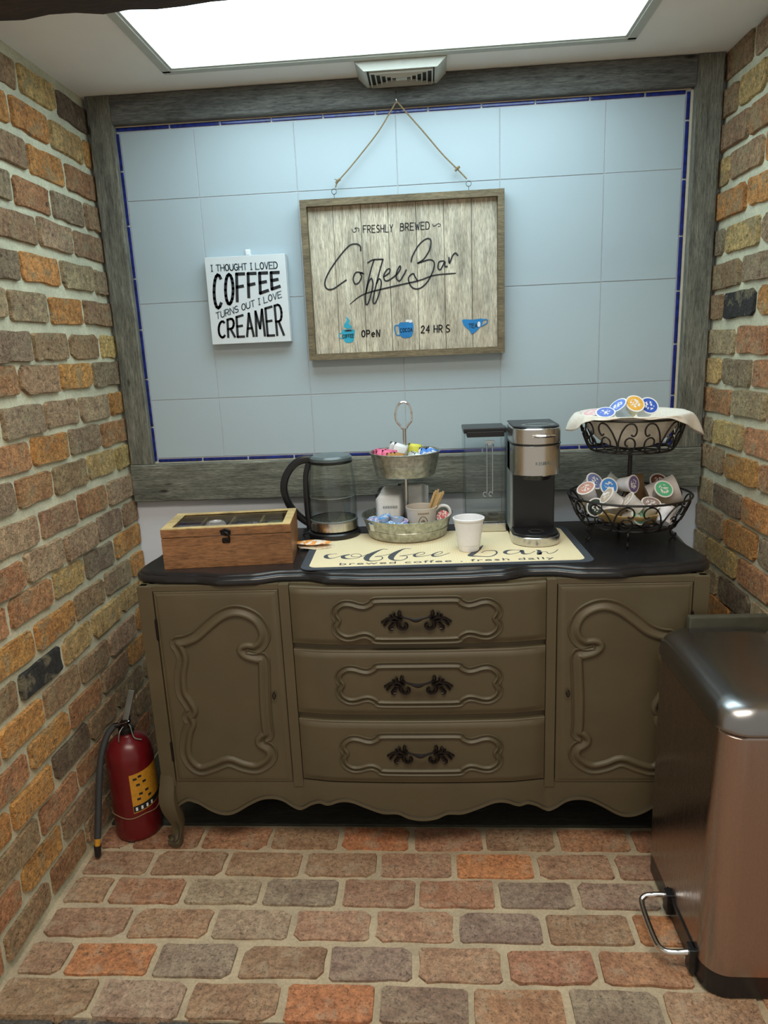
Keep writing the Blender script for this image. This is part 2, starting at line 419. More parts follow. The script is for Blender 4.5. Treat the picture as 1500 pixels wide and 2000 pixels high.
# stroke alphabet in a unit box
def arc(cx, cy, rx, ry, a0, a1, n=8):
    return [(cx + rx * cos(radians(a0 + (a1 - a0) * i / n)), cy + ry * sin(radians(a0 + (a1 - a0) * i / n))) for i in range(n + 1)]
GL = {
 'A': [[(0, 0), (.5, 1), (1, 0)], [(.2, .35), (.8, .35)]],
 'B': [[(0, 0), (0, 1)], [(0, 1), (.5, 1)] + arc(.5, .77, .4, .23, 90, -90, 6)[1:] + [(0, .54)], [(0, .54), (.55, .54)] + arc(.55, .27, .45, .27, 90, -90, 6)[1:] + [(0, 0)]],
 'C': [arc(.55, .5, .55, .5, 50, 310, 12)],
 'D': [[(0, 0), (0, 1), (.35, 1)] + arc(.35, .5, .65, .5, 90, -90, 10)[1:] + [(0, 0)]],
 'E': [[(1, 1), (0, 1), (0, 0), (1, 0)], [(0, .52), (.8, .52)]],
 'F': [[(1, 1), (0, 1), (0, 0)], [(0, .52), (.8, .52)]],
 'G': [arc(.55, .5, .55, .5, 50, 300, 12) + [(1, .2), (1, .45), (.6, .45)]],
 'H': [[(0, 0), (0, 1)], [(1, 0), (1, 1)], [(0, .5), (1, .5)]],
 'I': [[(.5, 0), (.5, 1)], [(.1, 0), (.9, 0)], [(.1, 1), (.9, 1)]],
 'L': [[(0, 1), (0, 0), (1, 0)]],
 'M': [[(0, 0), (.1, 1), (.5, .3), (.9, 1), (1, 0)]],
 'N': [[(0, 0), (0, 1), (1, 0), (1, 1)]],
 'O': [arc(.5, .5, .5, .5, 90, 450, 16)],
 'P': [[(0, 0), (0, 1), (.5, 1)] + arc(.5, .73, .45, .27, 90, -90, 6)[1:] + [(0, .46)]],
 'R': [[(0, 0), (0, 1), (.5, 1)] + arc(.5, .73, .45, .27, 90, -90, 6)[1:] + [(0, .46)], [(.4, .46), (1, 0)]],
 'S': [arc(.5, .75, .45, .25, 40, 270, 8) + arc(.5, .25, .48, .25, 90, -140, 8)[1:]],
 'T': [[(.5, 0), (.5, 1)], [(0, 1), (1, 1)]],
 'U': [[(0, 1), (0, .35)] + arc(.5, .35, .5, .35, 180, 360, 8)[1:] + [(1, 1)]],
 'V': [[(0, 1), (.5, 0), (1, 1)]],
 'W': [[(0, 1), (.25, 0), (.5, .75), (.75, 0), (1, 1)]],
 'Y': [[(0, 1), (.5, .5), (1, 1)], [(.5, .5), (.5, 0)]],
 'K': [[(0, 0), (0, 1)], [(1, 1), (0, .45), (1, 0)]],
 '2': [[(.05, .75)] + arc(.5, .72, .42, .28, 170, -20, 8) + [(0, 0), (1, 0)]],
 '4': [[(.75, 0), (.75, 1), (0, .35), (1, .35)]],
 'e': [[(.1, .3), (.95, .35)] + arc(.52, .32, .45, .32, 5, 310, 10)],
}
def letters(bm, text, quad, w, off, gap=0.25, space=0.7, plane='xz'):
    """quad: bottom-left, bottom-right, top-left, top-right (u,v); letters fill the band"""
    bl, br, tl, tr = quad
    wid = {'I': 0.55, 'M': 1.25, 'W': 1.25, '.': .3}
    tot = 0; adv = []
    for ch in text:
        a = space if ch == ' ' else wid.get(ch, 1.0)
        adv.append((tot, a)); tot += a + (0 if ch == ' ' else gap)
    tot -= gap
    def P(u, v):
        lo = (bl[0] + (br[0] - bl[0]) * u, bl[1] + (br[1] - bl[1]) * u)
        hi = (tl[0] + (tr[0] - tl[0]) * u, tl[1] + (tr[1] - tl[1]) * u)
        return (lo[0] + (hi[0] - lo[0]) * v, lo[1] + (hi[1] - lo[1]) * v)
    for ch, (s, a) in zip(text, adv):
        if ch == ' ' or ch not in GL: continue
        for st in GL[ch]:
            pts = [P((s + x * a) / tot, y) for x, y in st]
            run = [pts[0]]
            for i in range(1, len(pts)):
                run.append(pts[i])
                sharp = False
                if i < len(pts) - 1:
                    v1 = Vector((pts[i][0] - pts[i - 1][0], pts[i][1] - pts[i - 1][1])); v2 = Vector((pts[i + 1][0] - pts[i][0], pts[i + 1][1] - pts[i][1]))
                    sharp = v1.length > 1e-6 and v2.length > 1e-6 and v1.angle(v2) > radians(42)
                if sharp or i == len(pts) - 1:
                    ribbon(bm, run, w, plane, off, sub=1); run = [pts[i]]
            if len(pts) > 2:   # round the joins
                for q in pts[1:-1]:
                    n = 6; c = [bm.verts.new(((q[0] + w / 2 * cos(2 * pi * k / n)), off - 0.0008, q[1] + w / 2 * sin(2 * pi * k / n)) if plane == 'xz' else (q[0] + w / 2 * cos(2 * pi * k / n), q[1] + w / 2 * sin(2 * pi * k / n), off + .0008)) for k in range(n)]
                    bm.faces.new(c)

def font_mesh(text, width, height, spacing=1.0):
    cu = bpy.data.curves.new('t', 'FONT'); cu.body = text; cu.size = 1; cu.extrude = 0.01; cu.space_character = spacing
    o = bpy.data.objects.new('t', cu); COL.objects.link(o)
    bpy.context.view_layer.update()
    me = bpy.data.meshes.new_from_object(o.evaluated_get(bpy.context.evaluated_depsgraph_get()))
    bpy.data.objects.remove(o); bpy.data.curves.remove(cu)
    xs = [v.co.x for v in me.vertices]; ys = [v.co.y for v in me.vertices]
    sx = width / (max(xs) - min(xs)); sy = height / (max(ys) - min(ys))
    x0, y0 = min(xs), min(ys)
    for v in me.vertices: v.co = Vector(((v.co.x - x0) * sx, (v.co.y - y0) * sy, v.co.z * 0.05))
    return me

def copy_tree(root, loc=None, rotz=None, label=None, group=None):
    c = root.copy(); COL.objects.link(c)
    if loc is not None: c.location = loc
    if rotz is not None: c.rotation_euler = (0, 0, rotz)
    if label: c['label'] = label
    if group: c['group'] = group
    for ch in list(root.children):
        d = ch.copy(); COL.objects.link(d); d.parent = c
        for g in list(ch.children):
            e = g.copy(); COL.objects.link(e); e.parent = d
    return c

# ------------------------------------------------------------------ the setting
XL, XR, ZC, YF = -0.316, 1.543, 2.138, -1.105
PAL = {
 'O': (0.86, 0.42, 0.13), 'Y': (0.82, 0.58, 0.23), 'T': (0.64, 0.46, 0.27), 'B': (0.58, 0.375, 0.205),
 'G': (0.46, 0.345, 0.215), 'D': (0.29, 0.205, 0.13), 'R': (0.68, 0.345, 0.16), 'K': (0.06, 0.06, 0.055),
}
PALF = {
 'O': (0.50, 0.215, 0.095), 'Y': (0.45, 0.27, 0.13), 'T': (0.33, 0.25, 0.17), 'B': (0.35, 0.218, 0.132),
 'G': (0.31, 0.225, 0.165), 'D': (0.23, 0.17, 0.12), 'R': (0.385, 0.205, 0.115),
}
def brick_mesh(L, H, D, seed, chip=1.0):
    """irregular sixteen-sided brick, front face towards -Y, centred; 46 triangles"""
    q = random.Random(seed); c = 0.10 * H
    def j(a): return q.uniform(-a, a) * chip
    P = []
    def corner(sx, sz, first):
        cc = c * q.uniform(.6, 1.0) if q.random() < .75 else c * q.uniform(1.4, 2.2)
        a_ = (sx * (L / 2 + j(.0015)), sz * (H / 2 - cc)); b_ = (sx * (L / 2 - cc * q.uniform(.8, 1.6)), sz * (H / 2 + j(.001)))
        P.extend((b_, a_) if first == 'x' else (a_, b_))
    corner(-1, -1, 'z')
    for t in (-.25, 0, .25): P.append((L * t + j(.008), -H / 2 + j(.0030)))
    corner(1, -1, 'x'); P.append((L / 2 + j(.003), j(.008)))
    corner(1, 1, 'z')
    for t in (.25, 0, -.25): P.append((L * t + j(.008), H / 2 + j(.0022)))
    corner(-1, 1, 'x'); P.append((-L / 2 + j(.003), j(.008)))
    bm = bmesh.new()
    back = [(x, D * .45, z) for x, z in P]
    tx, tz = q.uniform(-.008, .008), q.uniform(-.02, .02)
    front = []
    for x, z in P:
        l = math.hypot(x / L, z / H); s_ = q.uniform(.0018, .0036)
        front.append((x - s_ * (x / L) / l, q.uniform(-.0005, .0016) * chip + x * tx + z * tz, z - s_ * (z / H) / l))
    ring_strip(bm, [back, front], True, False, True)
    bmesh.ops.recalc_face_normals(bm, faces=bm.faces)
    for f in bm.faces: f.smooth = False
    me = bpy.data.meshes.new('brick'); bm.to_mesh(me); bm.free()
    return me
_bc = {}
def bmesh_variant(L, H, D, mat, chip=1.0):
    key = (round(L, 2), round(H, 3), R.randrange(9), mat)
    if key not in _bc:
        me = brick_mesh(round(L, 2), H, D, hash(key[:3]) & 0xffff if False else int(key[0] * 1000 + key[1] * 7000 + key[2] * 31), chip); me.materials.append(MAT[mat]); _bc[key] = me
    return _bc[key]
def put_brick(parent, me, loc, rot, code, pal, s=(1, 1, 1)):
    o = bpy.data.objects.new('brick', me); COL.objects.link(o); o.parent = parent
    o.location = loc; o.rotation_euler = rot; o.scale = s
    c = pal[code]; v = R.uniform(0.88, 1.12)
    o.color = (c[0] * v * R.uniform(.95, 1.05), c[1] * v * R.uniform(.95, 1.05), c[2] * v, 1)
    return o

def course(parent, joints, z, pitch, codes, xface, rotz, y_end, pal, H=0.0745):
    """joints: y of vertical joints from the corner outward; codes listed from the corner outward"""
    edges = [0.0] + list(joints)
    while edges[-1] > y_end: edges.append(edges[-1] - pitch + R.uniform(-.004, .004))
    for k, (a, b) in enumerate(zip(edges, edges[1:])):
        if b < y_end - 0.12: b = y_end
        L = abs(a - b) - 0.016 + (0.006 if k == 0 else 0)
        if L < 0.03: continue
        code = codes[k] if k < len(codes) else R.choice('OOBBGRTY')
        cy = (a + b) / 2 + (0.004 if k == 0 else 0)
        me = bmesh_variant(L, H, 0.03, 'brick')
        put_brick(parent, me, (xface + R.uniform(-.003, .002) * (1 if rotz > 0 else -1), cy, z + R.uniform(-.003, .003)), (0, R.uniform(-.018, .018), rotz), code, pal, (L / round(L, 2), 1, R.uniform(.95, 1.03)))

# left wall : courses from the ceiling down (z, joints, colours corner -> outward)
LEFT = [
 (2.074, (-.187, -.372), 'DYBB'), (1.979, (-.059, -.250, -.433), 'OYOO'), (1.886, (-.193, -.382), 'ROBG'),
 (1.795, (-.107, -.293, -.474), 'BGRG'), (1.708, (-.197, -.385), 'BTBG'), (1.609, (-.101, -.295, -.492), 'TTOG'),
 (1.513, (-.195, -.386, -.572), 'BOTT'), (1.413, (-.119, -.307, -.492), 'YBBG'), (1.331, (-.190, -.380, -.575), 'GOBR'),
 (1.236, (-.105, -.299, -.484, -.679), 'OTTG'), (1.149, (-.191, -.383, -.572), 'RGOR'), (1.061, (-.111, -.299, -.493, -.665), 'YYBRG'),
 (0.962, (-.200, -.386, -.587), 'TRBTG'), (0.872, (-.119, -.295, -.487, -.679), 'BGTTR'), (0.787, (-.202, -.397, -.571, -.772), 'OGYRR'),
 (0.694, (-.106, -.294, -.483, -.686), 'OTBOO'), (0.602, (-.209, -.406, -.577, -.781), 'YYYKB'), (0.509, (-.120, -.323, -.506, -.696, -.884), 'OTBBOR'),
 (0.417, (-.211, -.399, -.591, -.792), 'OBROR'), (0.325, (-.110, -.325, -.506, -.702, -.891), 'TTBDOO'), (0.236, (-.205, -.400, -.597, -.795), 'TTRRB'),
 (0.145, (-.11, -.31, -.515, -.708, -.899), 'BRBBOR'), (0.055, (-.20, -.40, -.605, -.790, -.995), 'BBBRBR'),
]
RIGHT = [
 (2.098, (-.183,), 'BTB'), (2.004, (-.106, -.279), 'BYRB'), (1.914, (-.189,), 'BRG'), (1.825, (-.079, -.287), 'YBOB'),
 (1.730, (-.206,), 'OOB'), (1.631, (-.079, -.297), 'GYTB'), (1.539, (-.205,), 'BGB'), (1.452, (-.099, -.305), 'BKOB'),
 (1.352, (-.202, -.397), 'TRB'), (1.268, (-.119, -.312), 'YGRB'), (1.182, (-.202, -.413), 'RTG'), (1.087, (-.090, -.293), 'GYRB'),
 (1.002, (-.183, -.398), 'BORB'), (0.900, (-.110, -.316), 'TGOO'), (0.808, (-.213, -.428), 'TOGB'), (0.724, (-.101, -.318), 'TYRB'),
 (0.629, (-.199, -.417), 'TDTR'), (0.552, (-.095, -.297), 'OODB'),
] + [(0.460 - 0.0915 * i, (-.2,) if i % 2 == 0 else (-.1,), 'OBRGB') for i in range(5)]

wl = struct(obj('wall_left', bx(XL - 0.12, XL - 0.010, YF - 0.03, 0.0, -0.02, ZC), 'mortar', smooth=False))
for z, j, c in LEFT: course(wl, j, z, 0.195, c, XL, pi / 2, YF, PAL)
wr = struct(obj('wall_right', bx(XR + 0.010, XR + 0.12, YF - 0.03, 0.0, -0.02, ZC), 'mortar', smooth=False))
for z, j, c in RIGHT: course(wr, j, z, 0.2, c, XR, -pi / 2, YF, PAL)

# floor: raised brick platform
fl = struct(obj('floor', bx(XL - 0.12, XR + 0.12, YF + 0.012, 0.12, -0.18, -0.006), 'floor_mortar', smooth=False))
FROWS = [
 (-.5345, [-.215, -.01, .195, .40, .605, .81, 1.015, 1.22], 'RRRBORBRR'),
 (-.637, [-.221 - .2, -.120, .092, .307, .516, .722, .939, 1.147, 1.35], 'BBBBBOBBB'),
 (-.738, [-.193, .011, .218, .423, .623, .829, 1.029, 1.235, 1.44], 'BRTGBRGTBB'),
 (-.843, [-.300, -.097, .116, .318, .518, .721, .931, 1.140, 1.345], 'BBTBBGBOOB'),
 (-.949, [-.200, .011, .209, .420, .623, .826, 1.034, 1.24, 1.445], 'BOGBGBRRBB'),
 (-1.050, [-.290, -.085, .122, .333, .539, .743, .947, 1.145, 1.35], 'BTBODRGBOB'),
]
for y, js, codes in FROWS:
    edges = [XL + 0.002] + [j for j in js if j > XL + 0.03] + [XR - 0.002]
    for k, (a, b) in enumerate(zip(edges, edges[1:])):
        L = b - a - 0.0125
        if L < 0.03: continue
        me = bmesh_variant(L, 0.0905, 0.04, 'floor_brick', 0.8)
        o = put_brick(fl, me, ((a + b) / 2 + R.uniform(-.002, .002), y, R.uniform(-.001, .001)), (-pi / 2 + R.uniform(-.01, .01), R.uniform(-.006, .006), R.uniform(-.02, .02)), codes[k % len(codes)], PALF, (L / round(L, 2), 1, R.uniform(.96, 1.02)))
# weathered boards that cover the rear strip of the platform
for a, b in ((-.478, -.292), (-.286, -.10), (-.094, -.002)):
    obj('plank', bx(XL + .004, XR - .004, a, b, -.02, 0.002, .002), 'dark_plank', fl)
# riser, its shade put into near-black bricks, and the lower floor
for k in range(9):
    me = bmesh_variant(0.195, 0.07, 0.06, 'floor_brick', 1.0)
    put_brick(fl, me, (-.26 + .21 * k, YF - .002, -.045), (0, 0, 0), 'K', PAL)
low = struct(obj('floor_lower', bx(XL - 0.6, XR + 0.6, -2.7, YF + 0.012, -0.20, -0.17), 'low_floor', smooth=False))  # brown chosen to bounce light up to the ceiling

# ceiling
struct(obj('ceiling', bx(XL - 0.12, XR + 0.12, -0.165, 0.12, ZC, ZC + .03), 'plaster', smooth=False))
for n_, (a, b, c, d) in enumerate(((XL - .12, -.006, -1.3, -.165), (1.241, XR + .12, -1.3, -.165), (-.006, 1.241, -1.3, -.785))):
    o = obj('ceiling', bx(a, b, c, d, ZC, ZC + .03), 'plaster', smooth=False); struct(o)
# dark timber beam across the front of the ceiling
bm = bmesh.new(); rings = []
q = random.Random(3)
for i in range(41):
    x = XL - .1 + (XR - XL + .2) * i / 40
    d = lambda a: q.uniform(-a, a)
    y0, y1, z0, z1 = -1.0, -.80 + d(.004), 2.004 + d(.004), ZC
    rings.append([(x, y0, z0), (x, y1 - .012, z0), (x, y1, z0 + .012), (x, y1, z1), (x, y0, z1)])
ring_strip(bm, rings, True, True, True)
struct(obj('trim_5', bm, 'beam'), 'dark rough timber beam crossing under the ceiling')

# back wall : painted base, grout bed, tiles, liner
wb = struct(obj('wall_back', bx(XL - .12, XR + .12, 0.004, 0.12, -.02, ZC), 'paint', smooth=False))
TX0, TX1, TZ0, TZ1 = -.240, 1.4565, 1.032, 2.0545
obj('grout_bed', bx(TX0 - .012, TX1 + .012, 0.0015, .006, TZ0 - .012, TZ1 + .012), 'grout', wb, smooth=False)
for (a, b, c, d) in ((TX0 - .004, TX0 - .001, TZ0, TZ1), (TX1 + .000, TX1 + .007, TZ0, TZ1), (TX0, TX1, TZ0 - .004, TZ0 - .001), (TX0, TX1, TZ1 + .000, TZ1 + .003)):
    obj('caulk_line', bx(a, b, -.003, .004, c, d), 'caulk', wb, smooth=False)
lin = 0.0105
gx = [TX0 + lin + .002] + [i * .305 for i in range(0, 5)] + [TX1 - lin - .002]
gz = [TZ0 + lin + .002, 1.237, 1.542, 1.847, TZ1 - lin - .002]
for i in range(len(gx) - 1):
    for k in range(len(gz) - 1):
        bm = bx(gx[i] + .0012, gx[i + 1] - .0012, R.uniform(-.0012, -.0004), .003, gz[k] + .0012, gz[k + 1] - .0012, .0012, 2)
        obj('tile', bm, 'tile', wb)
def liner(vals, horiz, fixed):
    for a, b in zip(vals, vals[1:]):
        if b - a < .02: continue
        if horiz: bm = bx(a + .0022, b - .0022, -.003, .003, fixed, fixed + lin - .001, .0018, 2)
        else: bm = bx(fixed, fixed + lin - .001, -.003, .003, a + .0022, b - .0022, .0018, 2)
        obj('liner_tile', bm, 'blue', wb)
liner([TX0 + .002] + [-.071 + .1555 * k for k in range(10)] + [TX1 - lin - .002], True, TZ1 - lin + .0005)
liner([TX0 + lin + .002] + [-.074 + .155 * k for k in range(10)] + [TX1 - lin - .002], True, TZ0 + .0005)
liner([TZ0 + .002] + [1.192 + .1567 * k for k in range(6)] + [TZ1 - .002], False, TX1 - lin)
liner([TZ0 + .002] + [1.150 + .1567 * k for k in range(6)] + [TZ1 - .014], False, TX0 + .0005)

# weathered board frame
def board(name, x0, x1, z0, z1, mat, label, y0=-.026, seed=1):
    q = random.Random(seed); bm = bmesh.new()
    horiz = (x1 - x0) > (z1 - z0); n = 30; rings = []
    for i in range(n + 1):
        t = i / n; j = [q.uniform(-.0012, .0012) for _ in range(4)]
        if horiz:
            x = x0 + (x1 - x0) * t
            rings.append([(x, .002, z0), (x, y0 + .003, z0 + j[0] * .5), (x, y0, z0 + .003 + j[0]), (x, y0, z1 - .003 + j[1]), (x, y0 + .003, z1 + j[1] * .5), (x, .002, z1)])
        else:
            z = z0 + (z1 - z0) * t
            rings.append([(x0, .002, z), (x0 + j[0] * .5, y0 + .003, z), (x0 + .003 + j[0], y0, z), (x1 - .003 + j[1], y0, z), (x1 + j[1] * .5, y0 + .003, z), (x1, .002, z)])
    ring_strip(bm, rings, True, True, True)
    return struct(obj(name, bm, mat), label)
board('trim_1', XL + .004, -.2375, 1.0305, ZC - .002, 'barn_z', 'grey weathered upright board beside the left brick wall', seed=1)
board('trim_2', 1.4635, XR - .004, 1.0305, ZC - .002, 'barn_z', 'grey weathered upright board beside the right brick wall', seed=2)
board('trim_3', -.2365, 1.4625, 2.058, ZC - .002, 'barn_top', 'dark weathered board along the ceiling above the tiles', seed=3)
board('trim_4', XL + .004, XR - .004, .903, 1.029, 'barn_x', 'wide grey weathered board below the tiles', y0=-.030, seed=4)

# ------------------------------------------------------------------ ceiling light and vent
t = thing('ceiling_light', 'large lit rectangular ceiling light panel with a thin metal frame', 'light', (.6175, -.475, ZC))
bm = bmesh.new()
LX0, LX1, LY0, LY1 = -.006 - .6175, 1.241 - .6175, -.785 + .475, -.165 + .475
for a, b, c, d in ((LX0 - .012, LX1 + .012, LY1 - .012, LY1 + .012), (LX0 - .012, LX1 + .012, LY0 - .012, LY0 + .012), (LX0 - .012, LX0 + .012, LY0, LY1), (LX1 - .012, LX1 + .012, LY0, LY1)):
    box(bm, a, b, c, d, -.006, .001, .001)
for a, b, c, d in ((LX0 + .010, LX1 - .010, LY1 - .020, LY1 - .010), (LX0 + .010, LX1 - .010, LY0 + .010, LY0 + .020), (LX0 + .010, LX0 + .020, LY0 + .02, LY1 - .02), (LX1 - .020, LX1 - .010, LY0 + .02, LY1 - .02)):
    box(bm, a, b, c, d, -.003, .012)
obj('frame', bm, 'frame_metal', t, smooth=False)
obj('diffuser', bx(LX0 + .016, LX1 - .016, LY0 + .016, LY1 - .016, .004, .010), 'diffuser', t, smooth=False)

t = thing('ceiling_vent', 'cream ceiling vent with concentric rectangular louvres above the coffee sign', 'vent', (.634, -.083, ZC))
bm = bmesh.new()
ob = [(-.126, -.067), (.126, -.067), (.126, .058), (-.126, .058)]
ib = [(-.101, -.066), (.099, -.066), (.099, .060), (-.101, .060)]
ring_strip(bm, [[(x, y, 0) for x, y in ob], [(x, y, -.006) for x, y in ob], [(x, y, -.030) for x, y in ib], [(x * .93, y * .93, -.030) for x, y in ib], [(x * .93, y * .93, -.022) for x, y in ib]], True, False, False)
obj('housing', bm, 'vent', t, smooth=False)
obj('throat', bx(-.094, .092, -.061, .057, -.024, -.002), 'glaze', t, smooth=False)
for k in range(6):
    s = 1 - k * .165; hx, hy = .088 * s, .055 * s
    bm = bmesh.new()
    w_ = .0042
    rr0 = [(-hx, -hy), (hx, -hy), (hx, hy), (-hx, hy)]; rr1 = [(-hx + w_, -hy + w_), (hx - w_, -hy + w_), (hx - w_, hy - w_), (-hx + w_, hy - w_)]
    if k == 5:
        box(bm, -hx, hx, -hy, hy, -.033, -.028)
    else:
        rr = [[(x, y, z) for x, y in r] for r, z in ((rr0, -.024), (rr0, -.031), (rr1, -.034), (rr1, -.026))]
        ring_strip(bm, rr, True, False, False)
    obj('louvre', bm, 'vent', t, smooth=False)
bm = bmesh.new(); lathe(bm, [(.0, -.0025), (.003, -.0025), (.004, 0)], 10); bmesh.ops.rotate(bm, verts=bm.verts, cent=(0, 0, 0), matrix=Matrix.Rotation(radians(90), 3, 'X')); bmesh.ops.translate(bm, verts=bm.verts, vec=(.008, -.0672, -.014))
obj('screw', bm, 'iron', t)

# ------------------------------------------------------------------ hanging coffee sign
t = thing('hanging_sign', 'large framed wooden coffee bar sign hanging by jute twine on the tiles', 'sign', (0, 0, 0))
FX0, FX1, FZ0, FZ1, FY = .3145, .9245, 1.345, 1.8155, -.040
fw = .0195
bm = bmesh.new()
outer = [(FX0, FZ0), (FX1, FZ0), (FX1, FZ1), (FX0, FZ1)]
inner = [(FX0 + fw, FZ0 + fw), (FX1 - fw, FZ0 + fw), (FX1 - fw, FZ1 - fw), (FX0 + fw, FZ1 - fw)]
ring_strip(bm, [[(x, -.004, z) for x, z in outer], [(x, FY + .001, z) for x, z in outer], [(x * .999 + .0006, FY, z * .9995 + .0008) for x, z in outer], [(x, FY, z) for x, z in inner], [(x, -.010, z) for x, z in inner]], True)
obj('frame', bm, 'sign_frame', t, angle=30)
px = [FX0 + fw, .411, .496, .578, .662, .745, .828, FX1 - fw]
for a, b in zip(px, px[1:]):
    o = obj('plank', bx(a + .0006, b - .0006, -.020 - R.uniform(0, .0006), -.008, FZ0 + fw - .002, FZ1 - fw + .002, .0008, 1), 'sign_plank', t)
SY = -.0208
bm = bmesh.new()
STROKES = [
 [(.491,1.666),(.49,1.679),(.478,1.686),(.455,1.681),(.42,1.647),(.389,1.608),(.375,1.578),(.381,1.56),(.4,1.559),(.425,1.573),(.442,1.583)],
 [(.493,1.601),(.474,1.604),(.464,1.587),(.468,1.571),(.48,1.573),(.49,1.59),(.486,1.601),(.497,1.599)],
 [(.511,1.63),(.528,1.638),(.558,1.638)],
 [(.531,1.638),(.519,1.607),(.502,1.549),(.499,1.513),(.505,1.509),(.516,1.535),(.524,1.566),(.52,1.584),(.51,1.571),(.502,1.545)],
 [(.558,1.637),(.545,1.601),(.529,1.548),(.522,1.516),(.529,1.511),(.542,1.538),(.55,1.569),(.544,1.582),(.534,1.566)],
 [(.558,1.587),(.575,1.597),(.578,1.609),(.568,1.606),(.558,1.589),(.563,1.575),(.577,1.578),(.598,1.592),(.61,1.607),(.609,1.616),(.599,1.6),(.597,1.581),(.607,1.573),(.622,1.593),(.628,1.604)],
 [(.644,1.627),(.649,1.644),(.669,1.674),(.692,1.69),(.705,1.685),(.701,1.659),(.682,1.632),(.663,1.621),(.7,1.63),(.714,1.619),(.708,1.593),(.689,1.563),(.665,1.547),(.644,1.552),(.634,1.572),(.637,1.585),(.649,1.592),(.653,1.585),(.661,1.571)],
 [(.743,1.624),(.729,1.622),(.725,1.605),(.733,1.6),(.746,1.622),(.746,1.609),(.753,1.608)],
 [(.759,1.633),(.76,1.616),(.77,1.638),(.779,1.645),(.785,1.638)],
]
for st in STROKES: ribbon(bm, st, .0042, off=SY)
ribbon(bm, [(.45,1.511,.002),(.48,1.532,.0035),(.514,1.544,.004),(.59,1.558,.0045),(.666,1.571,.004),(.713,1.584,.004),(.778,1.587,.003)], .004, off=SY)
for st in ([(.467,1.73),(.471,1.721),(.478,1.721),(.481,1.727),(.476,1.731),(.483,1.732),(.489,1.728),(.487,1.721)], [(.712,1.731),(.714,1.725),(.721,1.727),(.728,1.731),(.735,1.729),(.734,1.724),(.728,1.723)]):
    ribbon(bm, st, .0018, off=SY)
obj('lettering', bm, 'ink', t, smooth=False, recalc=False)
for word, quad, w_, g_ in (('FRESHLY', ((.501,1.717),(.591,1.715),(.502,1.737),(.592,1.736)), .0023, .45), ('BREWED', ((.614,1.717),(.702,1.717),(.615,1.737),(.702,1.738)), .0023, .4),
                           ('OPeN', ((.482,1.411),(.538,1.410),(.483,1.430),(.539,1.430)), .0034, .6), ('24', ((.668,1.415),(.694,1.415),(.669,1.436),(.695,1.436)), .0032, .55), ('HR S', ((.708,1.415),(.756,1.414),(.709,1.436),(.757,1.436)), .0032, .5)):
    bm = bmesh.new(); letters(bm, word, quad, w_, SY, gap=g_)
    obj('lettering', bm, 'ink', t, smooth=False, recalc=False)
# printed cups
bm = bmesh.new()
def blob(bm, pts, off, mi=0, sub=4, th=.0007):
    P = smooth_path([(p[0], p[1], 0) for p in pts], sub, True)
    vs = [bm.verts.new((v.x, off - th, v.y)) for v in P]; bm.faces.new(vs).material_index = mi
blob(bm, [(.421,1.433),(.440,1.436),(.459,1.433),(.458,1.412),(.452,1.397),(.430,1.396),(.424,1.410)], SY)
ribbon(bm, [(.423,1.424),(.413,1.424),(.412,1.412),(.425,1.408)], .003, off=SY)
blob(bm, [(.430,1.441),(.428,1.450),(.437,1.462),(.436,1.475),(.446,1.462),(.443,1.452),(.452,1.444),(.446,1.438)], SY)
obj('printed_cup', bm, 'teal_print', t, smooth=False)
bm = bmesh.new()
blob(bm, [(.600,1.446),(.622,1.449),(.643,1.447),(.643,1.420),(.636,1.405),(.615,1.402),(.602,1.412)], SY)
ribbon(bm, [(.600,1.441),(.588,1.440),(.587,1.425),(.592,1.412),(.603,1.411)], .0035, off=SY)
obj('printed_cup', bm, 'blue_print', t, smooth=False)
bm = bmesh.new()
blob(bm, [(.797,1.449),(.828,1.448),(.859,1.449),(.855,1.430),(.842,1.416),(.835,1.410),(.824,1.405),(.818,1.416),(.803,1.430)], SY)
ribbon(bm, [(.857,1.446),(.872,1.446),(.872,1.436),(.853,1.427)], .003, off=SY)
obj('printed_cup', bm, 'blue_print', t, smooth=False)
for pts in ([(.622,1.450),(.630,1.450),(.631,1.457),(.622,1.456)], [(.631,1.448),(.640,1.448),(.641,1.456),(.632,1.455)], [(.843,1.427),(.851,1.427),(.851,1.440),(.844,1.440)]):
    bm = bmesh.new(); blob(bm, pts, SY - .0004, sub=2); obj('printed_highlight', bm, 'white', t, smooth=False)
for word, quad in (('COFFEE', ((.421,1.410),(.456,1.411),(.421,1.420),(.457,1.421))), ('COCOA', ((.603,1.420),(.641,1.421),(.603,1.431),(.641,1.432))), ('TEA', ((.816,1.424),(.842,1.424),(.816,1.436),(.842,1.436)))):
    bm = bmesh.new(); letters(bm, word, quad, .0015, SY - .0009, gap=.3); obj('lettering', bm, 'ink', t, smooth=False, recalc=False)
bm = bmesh.new(); blob(bm, [(.427,1.431),(.440,1.435),(.454,1.431),(.440,1.429)], SY - .0004, sub=2)
obj('printed_coffee', bm, 'ink', t, smooth=False)
bm = bmesh.new()
for pts in ([(.616,-.034,2.066),(.600,-.030,2.045),(.560,-.026,1.992),(.505,-.022,1.935),(.466,-.022,1.896),(.433,-.022,1.865),(.424,-.022,1.848)],
            [(.617,-.034,2.066),(.640,-.030,2.040),(.690,-.026,1.985),(.745,-.022,1.922),(.788,-.022,1.879),(.816,-.022,1.850)]):
    tube(bm, smooth_path(pts, 5), .0022, 6)
for c in ((.433,-.022,1.866), (.788,-.022,1.880)):
    tube(bm, [(c[0] - .006, c[1], c[2] - .006), (c[0], c[1] - .004, c[2]), (c[0] + .006, c[1], c[2] + .004)], .0042, 6)
    tube(bm, [(c[0], c[1] - .003, c[2]), (c[0] - .010, c[1] - .006, c[2] + .004)], .0012, 5)
